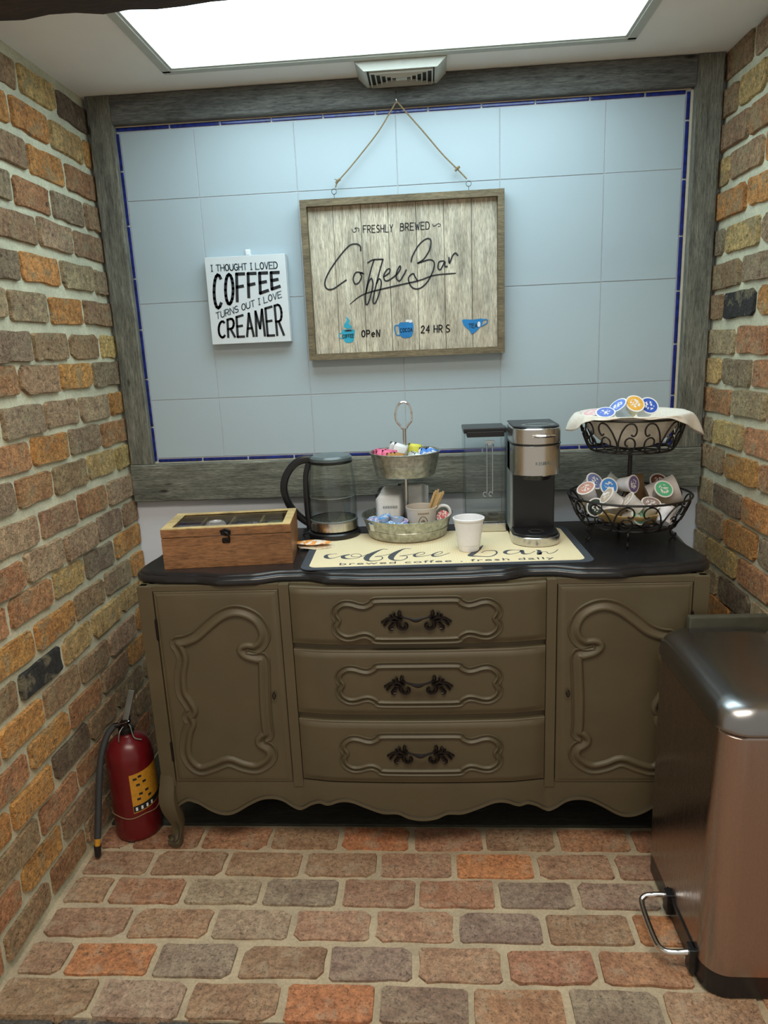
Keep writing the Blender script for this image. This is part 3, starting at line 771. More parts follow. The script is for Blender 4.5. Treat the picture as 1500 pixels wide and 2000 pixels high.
obj('twine', bm, 'twine', t)
for x in (.419, .821):
    bm = bmesh.new(); n = 14
    tube(bm, [(x + .0075 * cos(2 * pi * k / n), -.022, 1.837 + .0075 * sin(2 * pi * k / n)) for k in range(n)], .0011, 6, closed=True)
    tube(bm, [(x, -.022, 1.830), (x, -.022, 1.812)], .0011, 6)
    obj('screw_eye', bm, 'chrome', t)
bm = bmesh.new(); tube(bm, smooth_path([(.614,-.024,2.094),(.614,-.032,2.092),(.615,-.037,2.078),(.616,-.038,2.066),(.617,-.033,2.062)], 4), .0014, 6)
tag(obj('wire_hook', bm, 'chrome'), 'small white metal hook in the top board holding the twine', 'hook')

# small block sign
t = thing('block_sign', 'small square white block sign with black coffee and creamer lettering', 'sign', (0, 0, 0))
BX0, BX1, BZ0, BZ1, BY = .007, .259, 1.407, 1.668, -.034
obj('block', bx(BX0, BX1, BY, -.003, BZ0, BZ1, .0015), 'white_paint', t)
bm = bmesh.new(); o_ = BY
letters(bm, 'COFFEE', ((.024,1.514),(.236,1.573),(.032,1.616),(.236,1.614)), .0092, o_, gap=.5)
obj('lettering', bm, 'ink', t, smooth=False, recalc=False); bm = bmesh.new()
letters(bm, 'CREAMER', ((.030,1.428),(.238,1.427),(.033,1.474),(.236,1.521)), .0072, o_, gap=.42)
obj('lettering', bm, 'ink', t, smooth=False, recalc=False)
bm = bmesh.new()
letters(bm, 'I THOUGHT I LOVED', ((.025,1.627),(.233,1.626),(.025,1.645),(.233,1.645)), .0030, o_, gap=.3)
obj('lettering', bm, 'grey_ink', t, smooth=False, recalc=False); bm = bmesh.new()
letters(bm, 'TURNS OUT I LOVE', ((.028,1.484),(.240,1.541),(.028,1.503),(.239,1.559)), .0028, o_, gap=.3)
obj('lettering', bm, 'grey_ink', t, smooth=False, recalc=False)
bm = bx(.129, .146, -.006, 0, 1.660, 1.690, .002); box(bm, .131, .144, -.013, -.004, 1.672, 1.687, .003)
tag(obj('adhesive_hook', bm, 'white'), 'small white adhesive hook above the block sign', 'hook')

# ------------------------------------------------------------------ sideboard
CT = .82
sb = thing('sideboard', 'olive painted french style sideboard with black top and scalloped apron', 'sideboard', (.64, -.35, 0))
def sbp(name, bm, mat, parent=sb, **k):
    o = obj(name, bm, mat, parent, **k)
    if parent is sb: o.location = (-.64, .35, 0)
    return o
def front(x):       # plan curve of the front
    d = abs(x - .64)
    if d < .245: return -.600 + .006 * (d / .245) ** 2
    if d < .33: return -.594 + .014 * (d - .245) / .085
    return -.578
def topfront(x):
    d = abs(x - .64)
    pts = [(0, -.603), (.12, -.600), (.22, -.590), (.29, -.562), (.345, -.562), (.42, -.585), (.50, -.588), (.58, -.570), (.65, -.565), (.72, -.552), (.745, -.530), (.757, -.505)]
    for (a, ya), (b, yb) in zip(pts, pts[1:]):
        if d <= b:
            s = (d - a) / (b - a); s = s * s * (3 - 2 * s); return ya + (yb - ya) * s
    return pts[-1][1]
# top outline
out = []
n = 120
for i in range(n + 1):
    x = .64 - .757 + 1.514 * i / n; out.append((x, topfront(x)))
for y, dx in ((-.48, .760), (-.44, .757), (-.40, .752), (-.36, .751), (-.32, .755), (-.28, .760), (-.22, .765), (-.15, .765), (-.105, .758)): out.append((.64 + dx, y))
out.append((.64 + .745, -.095)); out.append((.64 - .745, -.095))
for y, dx in reversed(((-.48, .760), (-.44, .757), (-.40, .752), (-.36, .751), (-.32, .755), (-.28, .760), (-.22, .765), (-.15, .765), (-.105, .758))): out.append((.64 - dx, y))
out = [Vector(p) for p in out]
def offset(poly, d):
    n = len(poly); r = []
    for i in range(n):
        t_ = poly[(i + 1) % n] - poly[i - 1]
        if t_.length < 1e-9: r.append(poly[i]); continue
        t_.normalize(); r.append(poly[i] + Vector((-t_.y, t_.x)) * d)
    return r
bm = bmesh.new()
prof = [(.022, .790), (.006, .790), (.001, .794), (0, .799), (.001, .805), (.005, .810), (.010, .812), (.0115, .8115), (.0125, .816), (.016, .8185), (.022, CT)]
rv = ring_strip(bm, [[(v.x, v.y, z) for v in offset(out, d)] for d, z in prof], True, True, True)
sbp('tabletop', bm, 'black_top', angle=50)
# carcass
bm = bmesh.new()
box(bm, -.088, -.066, -.572, -.11, .205, .792, .002); box(bm, 1.346, 1.368, -.572, -.11, .205, .792, .002)
box(bm, -.066, 1.346, -.125, -.11, .205, .792); box(bm, -.066, 1.346, -.56, -.11, .205, .22)
box(bm, -.066, 1.346, -.53, -.11, .775, .7915)
sbp('carcass', bm, 'cabinet')
bm = bmesh.new()   # face frame
for a, b in ((-.090, -.0495), (.285, .3125), (.9705, .9965), (1.331, 1.370)): box(bm, a, b, -.580, -.555, .200, .792, .002)
box(bm, -.05, .285, -.578, -.555, .778, .792); box(bm, .9965, 1.331, -.578, -.555, .778, .792)
N = 30
def bowed(x0, x1, z0, z1, y_out, depth, bev=.0):
    """front slab that follows the front plan curve; y_out in front of it"""
    bm_ = bmesh.new(); rings = []
    for i in range(N + 1):
        x = x0 + (x1 - x0) * i / N; y = front(x) - y_out
        rings.append([(x, y + depth, z0), (x, y + bev, z0), (x, y, z0 + bev), (x, y, z1 - bev), (x, y + bev, z1), (x, y + depth, z1)])
    ring_strip(bm_, rings, True, True, True); return bm_
for z0, z1 in ((.786, .792), (.612, .630), (.410, .430), (.215, .228)):
    b2 = bowed(.3125, .9705, z0, z1, -.012, .02); me_ = bpy.data.meshes.new('x'); b2.to_mesh(me_); b2.free(); bm.from_mesh(me_); bpy.data.meshes.remove(me_)
sbp('face_frame', bm, 'cabinet')
# apron with scalloped lower edge
AP = [(-.062,.118),(-.050,.132),(-.042,.139),(-.022,.149),(-.004,.144),(.01,.138),(.041,.117),(.073,.105),(.107,.109),(.156,.138),(.19,.154),(.223,.157),(.251,.149),(.277,.130),(.300,.122),(.328,.140),(.354,.150),(.378,.146),(.412,.159),(.444,.159),(.484,.143),(.53,.126),(.572,.125),(.602,.111),(.640,.105)]
AP = AP + [(1.28 - x, z) for x, z in reversed(AP[:-1])]
apc = smooth_path([(x, z, 0) for x, z in AP], 4)
bm = bmesh.new()
def apy(x): return front(x) + .0015
rings = []
for v in apc: rings.append([(v.x, apy(v.x) + .018, v.y), (v.x, apy(v.x) + .001, v.y), (v.x, apy(v.x) - .001, v.y + .002), (v.x, apy(v.x), v.y + .010), (v.x, apy(v.x) + .001, v.y + .0115), (v.x, apy(v.x), .205), (v.x, apy(v.x) + .003, .222), (v.x, apy(v.x) + .018, .222)])
ring_strip(bm, rings, True, True, True)
ap = sbp('apron', bm, 'cabinet')
bm = bmesh.new()
tube(bm, [(v.x, apy(v.x) - .0002, v.y + .0125) for v in apc], .0009, 4)
obj('glaze_line', bm, 'glaze', ap)
# carved molding sweep
def molding(bm, path, yfun, prof, closed=True):
    """path (x,z); prof: list of (offset across, height outwards)"""
    n = len(path); rings = []
    for i in range(n):
        a = path[i - 1] if closed or i > 0 else path[0]; b = path[(i + 1) % n] if closed or i < n - 1 else path[-1]
        t_ = Vector((b[0] - a[0], b[1] - a[1]))
        if t_.length < 1e-7: t_ = Vector((1, 0))
        t_.normalize(); nn = Vector((-t_.y, t_.x))
        rings.append([(path[i][0] + nn.x * o, yfun(path[i][0]) - h, path[i][1] + nn.y * o) for o, h in prof])
    if closed: rings.append(rings[0])
    ring_strip(bm, rings, False)
DPL = [(0,.637),(.025,.642),(.056,.655),(.089,.682),(.128,.711),(.164,.723),(.198,.717),(.227,.696),(.241,.661),(.233,.633),(.213,.617),(.190,.618),(.178,.613),(.190,.600),(.214,.592),(.232,.587),(.231,.539),(.227,.467),(.226,.394),(.227,.364),(.214,.356),(.204,.344),(.210,.335),(.228,.322),(.232,.300),(.217,.279),(.186,.262),(.149,.268),(.109,.283),(.066,.267),(.027,.257),(.002,.278),(-.008,.314),(.003,.370),(.016,.400),(.010,.420),(.024,.436),(.013,.464),(.001,.493),(.003,.542),(.014,.589),(.008,.618)]
MP = [(-.017, 0), (-.0145, .0060), (-.010, .0095), (-.004, .0085), (.002, .0010), (.008, .0002), (.012, .0045), (.015, .0052), (.0175, 0)]
def build_door(x0, x1, mirror):
    yf = -.579
    bm = bmesh.new()
    o4 = [(x0, .216), (x1, .216), (x1, .7765), (x0, .7765)]
    def ins(d): return [(x0 + d, .216 + d), (x1 - d, .216 + d), (x1 - d, .7765 - d), (x0 + d, .7765 - d)]
    ring_strip(bm, [[(x, -.560, z) for x, z in o4], [(x, yf + .002, z) for x, z in o4], [(x, yf, z) for x, z in ins(.002)], [(x, yf, z) for x, z in ins(.006)], [(x, yf - .003, z) for x, z in ins(.012)], [(x, yf - .0045, z) for x, z in ins(.022)]], True, True, True)
    d = sbp('door', bm, 'cabinet', angle=25)
    P = smooth_path([((1.28 - x if mirror else x), z, 0) for x, z in DPL], 4, True)
    bm = bmesh.new(); molding(bm, [(v.x, v.y) for v in P], lambda x: yf - .0042, MP if not mirror else [(-a, b) for a, b in MP])
    obj('carved_moulding', bm, 'cabinet', d, angle=60)
    hx = x0 - .001 if not mirror else x1 + .001
    for z in (.672, .310):
        bm = bmesh.new(); tube(bm, [(hx, yf - .001, z - .030), (hx, yf - .001, z - .026), (hx, yf - .001, z + .026), (hx, yf - .001, z + .030)], [.002, .0036, .0036, .002], 8)
        obj('hinge', bm, 'bronze', d)
    kx = .254 if not mirror else 1.026
    bm = bmesh.new(); lathe(bm, [(0, -.003), (.0055, -.002), (.006, 0)], 12, squash=(1, 1.6)); bmesh.ops.rotate(bm, verts=bm.verts, cent=(0, 0, 0), matrix=Matrix.Rotation(radians(90), 3, 'X'))
    bmesh.ops.translate(bm, verts=bm.verts, vec=(kx, yf - .005, .486))
    tube(bm, smooth_path([(kx, yf - .009, .492), (kx - .004, yf - .013, .484), (kx, yf - .014, .474), (kx + .004, yf - .013, .484), (kx, yf - .009, .492)], 4), .0016, 6)
    obj('keyhole_pull', bm, 'bronze', d)
build_door(-.0475, .2835, False); build_door(.9985, 1.3295, True)
# drawers
def drawer_outline(cx, cz):
    h = [(0, .055), (.052, .055), (.104, .054), (.112, .047), (.128, .039), (.145, .040), (.165, .046), (.185, .046), (.203, .034), (.209, .018), (.203, .005), (.200, 0)]
    q1 = [(cx + x, cz + z) for x, z in h]; q2 = [(cx + x, cz - z) for x, z in reversed(h[:-1])]
    q3 = [(cx - x, cz - z) for x, z in h[1:]]; q4 = [(cx - x, cz + z) for x, z in reversed(h[1:-1])]
    return q1 + q2 + q3 + q4
MD = [(-.010, 0), (-.0085, .0055), (-.0045, .0075), (.000, .0010), (.0045, .0004), (.0065, .0048), (.0085, .0052), (.010, 0)]
def leaf_side(bm, s, cx, cz, y):
    """one acanthus rosette of a pull; s=-1 left, +1 right"""
    def L(pts, r):
        tube(bm, smooth_path([(cx + s * a, y - d, cz + b) for a, b, d in pts], 4), r, 6, flat=.7)
    L([(.036, .006, .006), (.045, -.002, .008), (.044, -.016, .007), (.034, -.022, .006), (.026, -.018, .006), (.025, -.010, .006), (.030, -.008, .005)], .0066)
    L([(.036, .008, .004), (.043, .018, .005), (.040, .026, .003)], .0062)
    L([(.044, .004, .004), (.055, .010, .005), (.062, .006, .004), (.064, .016, .003)], .0064)
    L([(.048, -.002, .004), (.060, .000, .005), (.070, .006, .004), (.080, .000, .003), (.088, -.005, .002)], .0052)
    L([(.052, -.004, .004), (.062, -.012, .005), (.068, -.020, .004), (.060, -.022, .003)], .0066)
    L([(.050, .006, .006), (.058, .016, .005), (.054, .022, .003)], .0055)
    L([(.070, .002, .004), (.078, -.010, .004), (.082, -.012, .002)], .0045)
for z0, z1 in ((.6285, .7865), (.4285, .6125), (.2265, .4105)):
    cz = (z0 + z1) / 2 + (.0 if z1 < .7 else -.008)
    bm = bmesh.new(); rings = []
    x0, x1 = .3145, .9690
    for i in range(37):
        x = x0 + (x1 - x0) * i / 36; y = front(x)
        e = min(1, min(i, 36 - i) / 1.0)
        rings.append([(x, y + .02, z0), (x, y + .002, z0), (x, y, z0 + .002), (x, y - .0005, z0 + .006), (x, y - .005 * e, z0 + .014), (x, y - .007 * e, z0 + .022),
                      (x, y - .007 * e, z1 - .020), (x, y - .005 * e, z1 - .012), (x, y - .0005, z1 - .006), (x, y, z1 - .002), (x, y + .002, z1), (x, y + .02, z1)])
    ring_strip(bm, rings, True, True, True)
    d = sbp('drawer', bm, 'cabinet', angle=25)
    P = smooth_path([(x, z, 0) for x, z in drawer_outline(.640, cz)], 3, True)
    bm = bmesh.new(); molding(bm, [(v.x, v.y) for v in P], lambda x: front(x) - .0065, MD)
    obj('carved_moulding', bm, 'cabinet', d, angle=60)
    bm = bmesh.new(); y = -.606
    leaf_side(bm, -1, .640, cz, y); leaf_side(bm, 1, .640, cz, y)
    tube(bm, smooth_path([(.596, y - .006, cz + .012), (.606, y - .018, cz + .015), (.622, y - .024, cz + .013), (.640, y - .026, cz + .009), (.658, y - .024, cz + .013), (.674, y - .018, cz + .015), (.684, y - .006, cz + .012)], 5),
         [.003] * 11 + [.0036, .0044, .005, .0055, .0058, .0055, .005, .0044, .0036] + [.003] * 11, 8)
    obj('drawer_pull', bm, 'bronze', d)
# cabriole legs
def leg(mx, front_leg=True):
    s = 1 if mx < .64 else -1
    path = [(.235, .000, 0, .022), (.205, -.001, -.003, .025), (.175, -.004, -.008, .0265), (.145, -.003, -.010, .0265), (.115, .001, -.008, .024), (.085, .006, -.002, .0195), (.060, .008, .002, .0165), (.040, .004, .000, .0165), (.028, -.001, -.005, .019), (.018, -.003, -.008, .020), (.008, -.001, -.006, .018), (.000, 0, -.005, .0165)]
    bm = bmesh.new(); rings = []
    base_y = -.560 if front_leg else -.135
    P = smooth_path([(z, dx, dy, w) if False else (z, dx, dy) for z, dx, dy, w in path], 3)
    Wd = smooth_path([(w, 0, 0) for *_, w in path], 3)
    for v, w in zip(P, Wd):
        w = w.x; z, dx, dy = v.x, v.y * s, v.z * (1 if front_leg else -1)
        ring = []
        for k in range(16):
            a = 2 * pi * k / 16; c, sn = cos(a), sin(a)
            e = 1 / max(abs(c), abs(sn)); e = 1 + (e - 1) * .55
            ring.append((mx + dx + w * c * e * .95, base_y + dy + w * sn * e * .95, max(z, 0)))
        rings.append(ring)
    ring_strip(bm, rings, True, True, True)
    o = sbp('leg', bm, 'cabinet', angle=60)
    if front_leg:
        bm = bmesh.new()
        sc = [(mx - s * .001, base_y - .028, .150), (mx + s * .012, base_y - .026, .115), (mx + s * .010, base_y - .020, .088), (mx + s * .016, base_y - .019, .062), (mx + s * .014, base_y - .024, .036), (mx + s * .002, base_y - .029, .026), (mx - s * .010, base_y - .026, .032), (mx - s * .010, base_y - .026, .044)]
        tube(bm, smooth_path(sc, 5), .0016, 5)
        obj('glaze_line', bm, 'glaze', o)
        bm = bmesh.new(); lathe(bm, [(0, -.0045), (.0085, -.003), (.0105, .002)], 14); bmesh.ops.rotate(bm, verts=bm.verts, cent=(0, 0, 0), matrix=Matrix.Rotation(radians(90), 3, 'X'))
        bmesh.ops.translate(bm, verts=bm.verts, vec=(mx - s * .005, base_y - .0265, .040)); obj('scroll', bm, 'cabinet', o)
leg(-.074); leg(1.354); leg(-.07, False); leg(1.35, False)

# ------------------------------------------------------------------ things on the sideboard
# tea box
t = thing('tea_box', 'bamboo tea box with a glass lid and black clasp', 'box', (.1305, -.415, CT), radians(5.5))
bw, bd, bh = .172, .092, .112
bm = bmesh.new()
box(bm, -bw, bw, -bd, -bd + .009, 0, .085, .001); box(bm, -bw, bw, bd - .009, bd, 0, .085, .001)
box(bm, -bw, -bw + .009, -bd + .009, bd - .009, 0, .085); box(bm, bw - .009, bw, -bd + .009, bd - .009, 0, .085); box(bm, -bw + .009, bw - .009, -bd + .009, bd - .009, .002, .008)
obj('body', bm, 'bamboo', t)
bm = bmesh.new()
z0, z1 = .087, .108
box(bm, -bw, bw, -bd, -bd + .009, z0, z1, .001); box(bm, -bw, bw, bd - .009, bd, z0, z1, .001); box(bm, -bw, -bw + .009, -bd + .009, bd - .009, z0, z1); box(bm, bw - .009, bw, -bd + .009, bd - .009, z0, z1)
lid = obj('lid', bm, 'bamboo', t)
bm = bmesh.new()
box(bm, -bw, bw, -bd, -bd + .018, z1, z1 + .003, .0008); box(bm, -bw, bw, bd - .018, bd, z1, z1 + .003, .0008)
box(bm, -bw, -bw + .026, -bd + .018, bd - .018, z1, z1 + .003, .0008); box(bm, bw - .022, bw, -bd + .018, bd - .018, z1, z1 + .003, .0008)
obj('lid_rim', bm, 'bamboo_pale', lid)
obj('glass_pane', bx(-bw + .024, bw - .020, -bd + .016, bd - .016, z1 - .003, z1 - .001), 'dark_glass', lid, smooth=False)
for x in (-.085, -.004, .080): obj('divider', bx(x - .003, x + .003, -bd + .01, bd - .01, .009, .098), 'bamboo_pale', t)
bm = bmesh.new(); box(bm, -.013, .013, -bd - .003, -bd + .001, .088, .102, .003); box(bm, -.011, .010, -bd - .003, -bd + .001, .066, .080, .003)
tube(bm, smooth_path([(-.004, -bd - .004, .098), (.006, -bd - .007, .092), (.009, -bd - .006, .080), (.003, -bd - .005, .070), (-.006, -bd - .005, .076)], 4), .0028, 6)
tube(bm, [(-.014, -bd - .003, .099), (0, -bd - .004, .104), (.013, -bd - .003, .099)], .003, 6)
obj('clasp', bm, 'bronze', t)
teas = [('grey and white tea sachets in the left compartment of the tea box', (.35, .33, .30), -.128), ('round white foil tea pouch behind the clasp in the tea box', (.75, .70, .72), -.045), ('dark grey tea sachets beside the green one in the tea box', (.16, .18, .19), .038), ('bright green tea sachet in the right end of the tea box', (.25, .42, .04), .122)]
for lab, c, x in teas:
    bm = bx(-.032, .032, -.045, .045, 0, .055, .008)
    if 'round' in lab:
        bm.free(); bm = bmesh.new(); lathe(bm, [(0, 0), (.024, 0), (.029, .01), (.029, .062), (.022, .070), (0, .074)], 20)
    o = obj('tea_sachet', bm, 'packet' if 'round' not in lab else 'tint', None); o.color = (*c, 1)
    a = radians(5.5); o.location = (.1305 + x * cos(a), -.415 + x * sin(a), CT + .034); o.rotation_euler = (0, 0, a + R.uniform(-.02, .02))
    tag(o, lab, 'tea')

# kettle
KX, KY = .388, -.213
MATZ = .0035
KZ = CT + MATZ
t = thing('electric_kettle', 'glass electric kettle with black handle half full of water', 'kettle', (KX, KY, KZ))
bm = bmesh.new(); lathe(bm, [(0, 0), (.077, 0), (.079, .003), (.079, .014), (.075, .018), (.0, .019)], 48); obj('power_base', bm, 'black', t)
bm = bmesh.new(); lathe(bm, [(.0, .021), (.070, .020), (.0735, .024), (.0735, .046), (.0725, .050), (.0, .051)], 48); obj('steel_band', bm, 'steel', t)
bm = bmesh.new(); lathe(bm, [(.072, .051), (.072, .12), (.069, .17), (.063, .215), (.061, .228), (.0595, .228), (.0615, .214), (.0675, .169), (.0705, .12), (.0705, .052)], 48); obj('glass_jug', bm, 'glass', t)
bm = bmesh.new(); lathe(bm, [(.0, .052), (.0698, .052), (.0698, .125), (.0, .125)], 48); obj('water', bm, 'water', t)
bm = bmesh.new(); lathe(bm, [(.069, .0515), (.0722, .0515), (.0722, .0545), (.069, .055)], 48); lathe(bm, [(.0694, .1245), (.0704, .1240), (.0704, .1262), (.0694, .1257)], 48); obj('water_glint_rings', bm, 'silver', t)  # silver rings added as the bright line of the water surface
bm = bmesh.new()   # spout
ring_strip(bm, [[(.058, -.022, .222), (.084, -.001, .228), (.058, .022, .222)], [(.064, -.017, .195), (.077, 0, .197), (.064, .017, .195)], [(.0685, -.010, .170), (.070, 0, .170), (.0685, .010, .170)]], False)
obj('spout', bm, 'acrylic', t)
bm = bmesh.new(); lathe(bm, [(0, .225), (.058, .226), (.063, .230), (.0635, .240), (.058, .246), (.030, .2475), (0, .248)], 48)
lid = obj('lid', bm, 'grey_plastic', t)
bm = bmesh.new(); lathe(bm, [(.056, .222), (.0645, .224), (.066, .231), (.060, .233)], 40); obj('lid_collar', bm, 'black', lid)
def strap(bm, pts, w, h):
    """rounded rectangular section strap in the xz plane"""
    P = smooth_path(pts, 6); n = len(P); rings = []
    for i in range(n):
        tt = (P[min(i + 1, n - 1)] - P[max(i - 1, 0)]).normalized(); nn = Vector((tt.z, 0, -tt.x))
        ww = w if not callable(w) else w(i / (n - 1))
        ring = []
        for k in range(12):
            a = 2 * pi * k / 12
            ex = (abs(cos(a)) ** .6) * (1 if cos(a) >= 0 else -1); ey = (abs(sin(a)) ** .6) * (1 if sin(a) >= 0 else -1)
            ring.append(tuple(P[i] + nn * ex * ww + Vector((0, 1, 0)) * ey * h))
        rings.append(ring)
    ring_strip(bm, rings, True, True, True)
bm = bmesh.new()
strap(bm, [(-.052, 0, .236), (-.088, 0, .234), (-.118, 0, .215), (-.140, 0, .180), (-.146, 0, .140), (-.134, 0, .100), (-.112, 0, .068), (-.088, 0, .046), (-.072, 0, .036)], lambda q_: .0125 - .003 * q_, .013)
strap(bm, [(-.066, 0, .226), (-.0765, 0, .190), (-.0795, 0, .140), (-.0795, 0, .080), (-.076, 0, .022)], .0085, .014)
h = obj('handle', bm, 'black', t); h.rotation_euler = (0, 0, radians(4))
bm = bmesh.new(); strap(bm, [(-.108, 0, .232), (-.122, 0, .224), (-.134, 0, .208)], .004, .008); obj('switch', bm, 'grey_plastic', t)
bm = bmesh.new(); tube(bm, smooth_path([(-.074, .01, .006), (-.085, .02, .010), (-.098, .02, .006), (-.105, .05, .003), (-.08, .07, .003)], 5), .003, 6); obj('power_cord', bm, 'rubber', t)

# drying mat
t = thing('coffee_mat', 'cream woven drying mat with slate border and coffee bar script', 'mat', (.7155, -.370, CT), radians(1.6))
def rrect(hx, hy, r, n=6):
    pts = []
    for cx, cy, a0 in ((hx - r, hy - r, 0), (-hx + r, hy - r, 90), (-hx + r, -hy + r, 180), (hx - r, -hy + r, 270)):
        for k in range(n + 1):
            a = radians(a0 + 90 * k / n); pts.append((cx + r * cos(a), cy + r * sin(a)))
    return pts
bm = bmesh.new(); o_ = rrect(.381, .178, .028); i_ = rrect(.379, .176, .027)
ring_strip(bm, [[(x, y, .0003) for x, y in o_], [(x, y, .0025) for x, y in o_], [(x, y, .0032) for x, y in i_]], True, True, True); obj('border', bm, 'mat_edge', t)
bm = bmesh.new(); o_ = rrect(.359, .163, .020); ring_strip(bm, [[(x, y, .0030) for x, y in o_], [(x, y, .0036) for x, y in o_]], True, False, True); obj('woven_panel', bm, 'woven', t)
bm = bmesh.new()
K_ = .00042
SCR = [
 [(.421,-.424,3),(.406,-.426,4),(.394,-.435,16),(.395,-.454,22),(.406,-.466,12),(.42,-.46,4),(.438,-.442,3)],
 [(.457,-.434,10),(.442,-.445,20),(.445,-.465,20),(.464,-.473,6),(.485,-.465,4),(.491,-.444,4),(.479,-.428,4),(.464,-.435,4),(.467,-.454,4),(.49,-.456,4),(.51,-.431,3)],
 [(.56,-.393,4),(.547,-.389,6),(.534,-.404,14),(.516,-.437,30),(.508,-.469,32),(.515,-.495,14),(.538,-.496,6),(.551,-.479,6),(.547,-.46,5),(.529,-.459,4),(.556,-.447,3),(.578,-.432,3)],
 [(.625,-.391,4),(.612,-.387,6),(.598,-.401,14),(.581,-.434,30),(.574,-.467,32),(.581,-.492,14),(.603,-.496,6),(.617,-.476,6),(.614,-.457,5),(.596,-.458,4),(.623,-.447,3),(.637,-.441,3)],
 [(.64,-.456,4),(.66,-.446,4),(.664,-.43,4),(.651,-.429,6),(.637,-.448,12),(.639,-.465,14),(.654,-.466,6),(.683,-.451,3)],
 [(.686,-.457,4),(.708,-.444,4),(.712,-.426,4),(.701,-.429,6),(.686,-.45,12),(.689,-.467,14),(.706,-.464,6),(.732,-.439,3)],
 [(.827,-.373,4),(.812,-.413,20),(.794,-.45,30),(.786,-.468,24),(.805,-.475,10),(.837,-.48,8),(.857,-.455,8),(.856,-.428,8),(.831,-.426,5),(.818,-.444,4)],
 [(.93,-.43,5),(.906,-.424,5),(.888,-.43,16),(.88,-.449,18),(.893,-.463,6),(.917,-.448,4),(.928,-.43,16),(.927,-.46,18),(.943,-.462,4),(.961,-.44,3)],
 [(.967,-.429,5),(.973,-.437,18),(.968,-.471,22),(.979,-.449,4),(.99,-.448,4),(.994,-.465,5),(1.011,-.453,4),(1.024,-.43,3)],
]
Minv = Matrix.Rotation(radians(-1.6), 2)
for st in SCR:
    pts = []
    for x, y, w in st:
        v = Minv @ Vector((x - .7155, y + .370)); pts.append((v.x, v.y, max(w * K_ * 1.3, .0022)))
    ribbon(bm, pts, .003, 'xy', .0036, .0004, 4)
obj('script', bm, 'mat_ink', t, smooth=False, recalc=False)
me = font_mesh('brewed coffee . fresh daily', .560, .024, 1.15); o = link('script', me, 'mat_ink', t, smooth=False); o.location = (-.279, -.156, .0036); o['kind'] = 'stuff'

# foam cup
bm = bmesh.new(); lathe(bm, [(0, .002), (.0255, 0), (.0275, .002), (.030, .018), (.0312, .019), (.0325, .030), (.033, .031), (.0345, .046), (.0352, .047), (.037, .066), (.038, .067), (.0395, .084), (.0412, .085), (.043, .088), (.043, .092), (.0405, .093), (.0385, .088), (.026, .006), (0, .006)], 40)
o = obj('foam_cup', bm, 'foam'); o.location = (.786, -.414, CT + .004); tag(o, 'white foam cup standing on the mat before the coffee maker', 'cup')

# two tier galvanised stand
TX, TY = .612, -.222; TZ = CT + .004
t = thing('tiered_tray', 'two tier galvanised metal tray stand with a ring handle', 'tray', (TX, TY, TZ))
bm = bmesh.new(); lathe(bm, [(0, .0), (.112, 0), (.117, .003), (.1235, .027), (.1255, .029), (.1245, .031), (.134, .058), (.137, .060), (.138, .063), (.136, .064), (.132, .060), (.122, .031), (.120, .028), (0, .028)], 56); obj('lower_tray', bm, 'galv', t)
bm = bmesh.new(); lathe(bm, [(0, .182), (.085, .182), (.088, .185), (.0945, .214), (.0965, .216), (.0960, .218), (.102, .248), (.105, .250), (.1055, .252), (.104, .253), (.100, .249), (.094, .218), (.090, .208), (0, .208)], 56); obj('upper_tray', bm, 'galv', t)
bm = bmesh.new(); tube(bm, [(0, 0, .004), (0, 0, .182)], .0058, 12); tube(bm, [(0, 0, .187), (0, 0, .318)], .0050, 12); lathe(bm, [(.0055, .170), (.012, .178), (.012, .182)], 16); obj('pole', bm, 'steel', t)
bm = bmesh.new(); tube(bm, smooth_path([(.024 * sin(a) * (1 - .35 * (1 if cos(a) < -.6 else 0)), 0, .355 - .040 * cos(a + pi)) for a in [2 * pi * k / 16 for k in range(16)]], 3, True), .0032, 8, closed=True); obj('ring_handle', bm, 'chrome', t)

def sheet_packet(w, h, th, crease=.0):
    """little filled paper packet with crimped ends"""
    bm = bmesh.new(); nx, nz = 6, 6; fr = []; bk = []
    for s, lst in ((-1, fr), (1, bk)):
        for i in range(nx + 1):
            row = []
            for k in range(nz + 1):
                u, v = i / nx, k / nz
                t_ = th * (sin(pi * u) ** .6) * (sin(pi * v) ** .5) if 0 < u < 1 and 0 < v < 1 else 0
                wv_ = crease * sin(7 * u + 3 * v)
                row.append(bm.verts.new((-w / 2 + w * u, s * t_ / 2 + wv_ + (.0001 * s), h * v)))
            lst.append(row)
    for lst in (fr, bk):
        for i in range(nx):
            for k in range(nz):
                bm.faces.new((lst[i][k], lst[i + 1][k], lst[i + 1][k + 1], lst[i][k + 1]))
    bmesh.ops.remove_doubles(bm, verts=bm.verts, dist=.0003)
    return bm
def packet_mesh(w, h, th, cr, mat):
    bm = sheet_packet(w, h, th, cr); bmesh.ops.recalc_face_normals(bm, faces=bm.faces)
    me = bpy.data.meshes.new('packet'); bm.to_mesh(me); bm.free(); me.shade_smooth(); me.materials.append(MAT[mat]); return me
PK = packet_mesh(.040, .058, .005, .0012, 'packet'); PKP = packet_mesh(.040, .058, .005, .0012, 'tint')
def put_packet(name, me, dx, dy, dz, rx, ry, rz, col, lab, cat='packet', group=None, s=1.0):
    o = bpy.data.objects.new(name, me); COL.objects.link(o); o.location = (TX + dx, TY + dy, TZ + dz)
    o.rotation_euler = (rx, ry, rz); o.color = (*col, 1); o.scale = (s, s, s); tag(o, lab, cat, group); return o
PINK = (.80, .16, .30); BLU = (.08, .25, .70); YEL = (.75, .72, .10); BRN = (.42, .20, .05); WHT = (.80, .84, .85)
ORD = ['first', 'second', 'third', 'fourth', 'fifth', 'sixth', 'seventh', 'eighth', 'ninth', 'tenth']
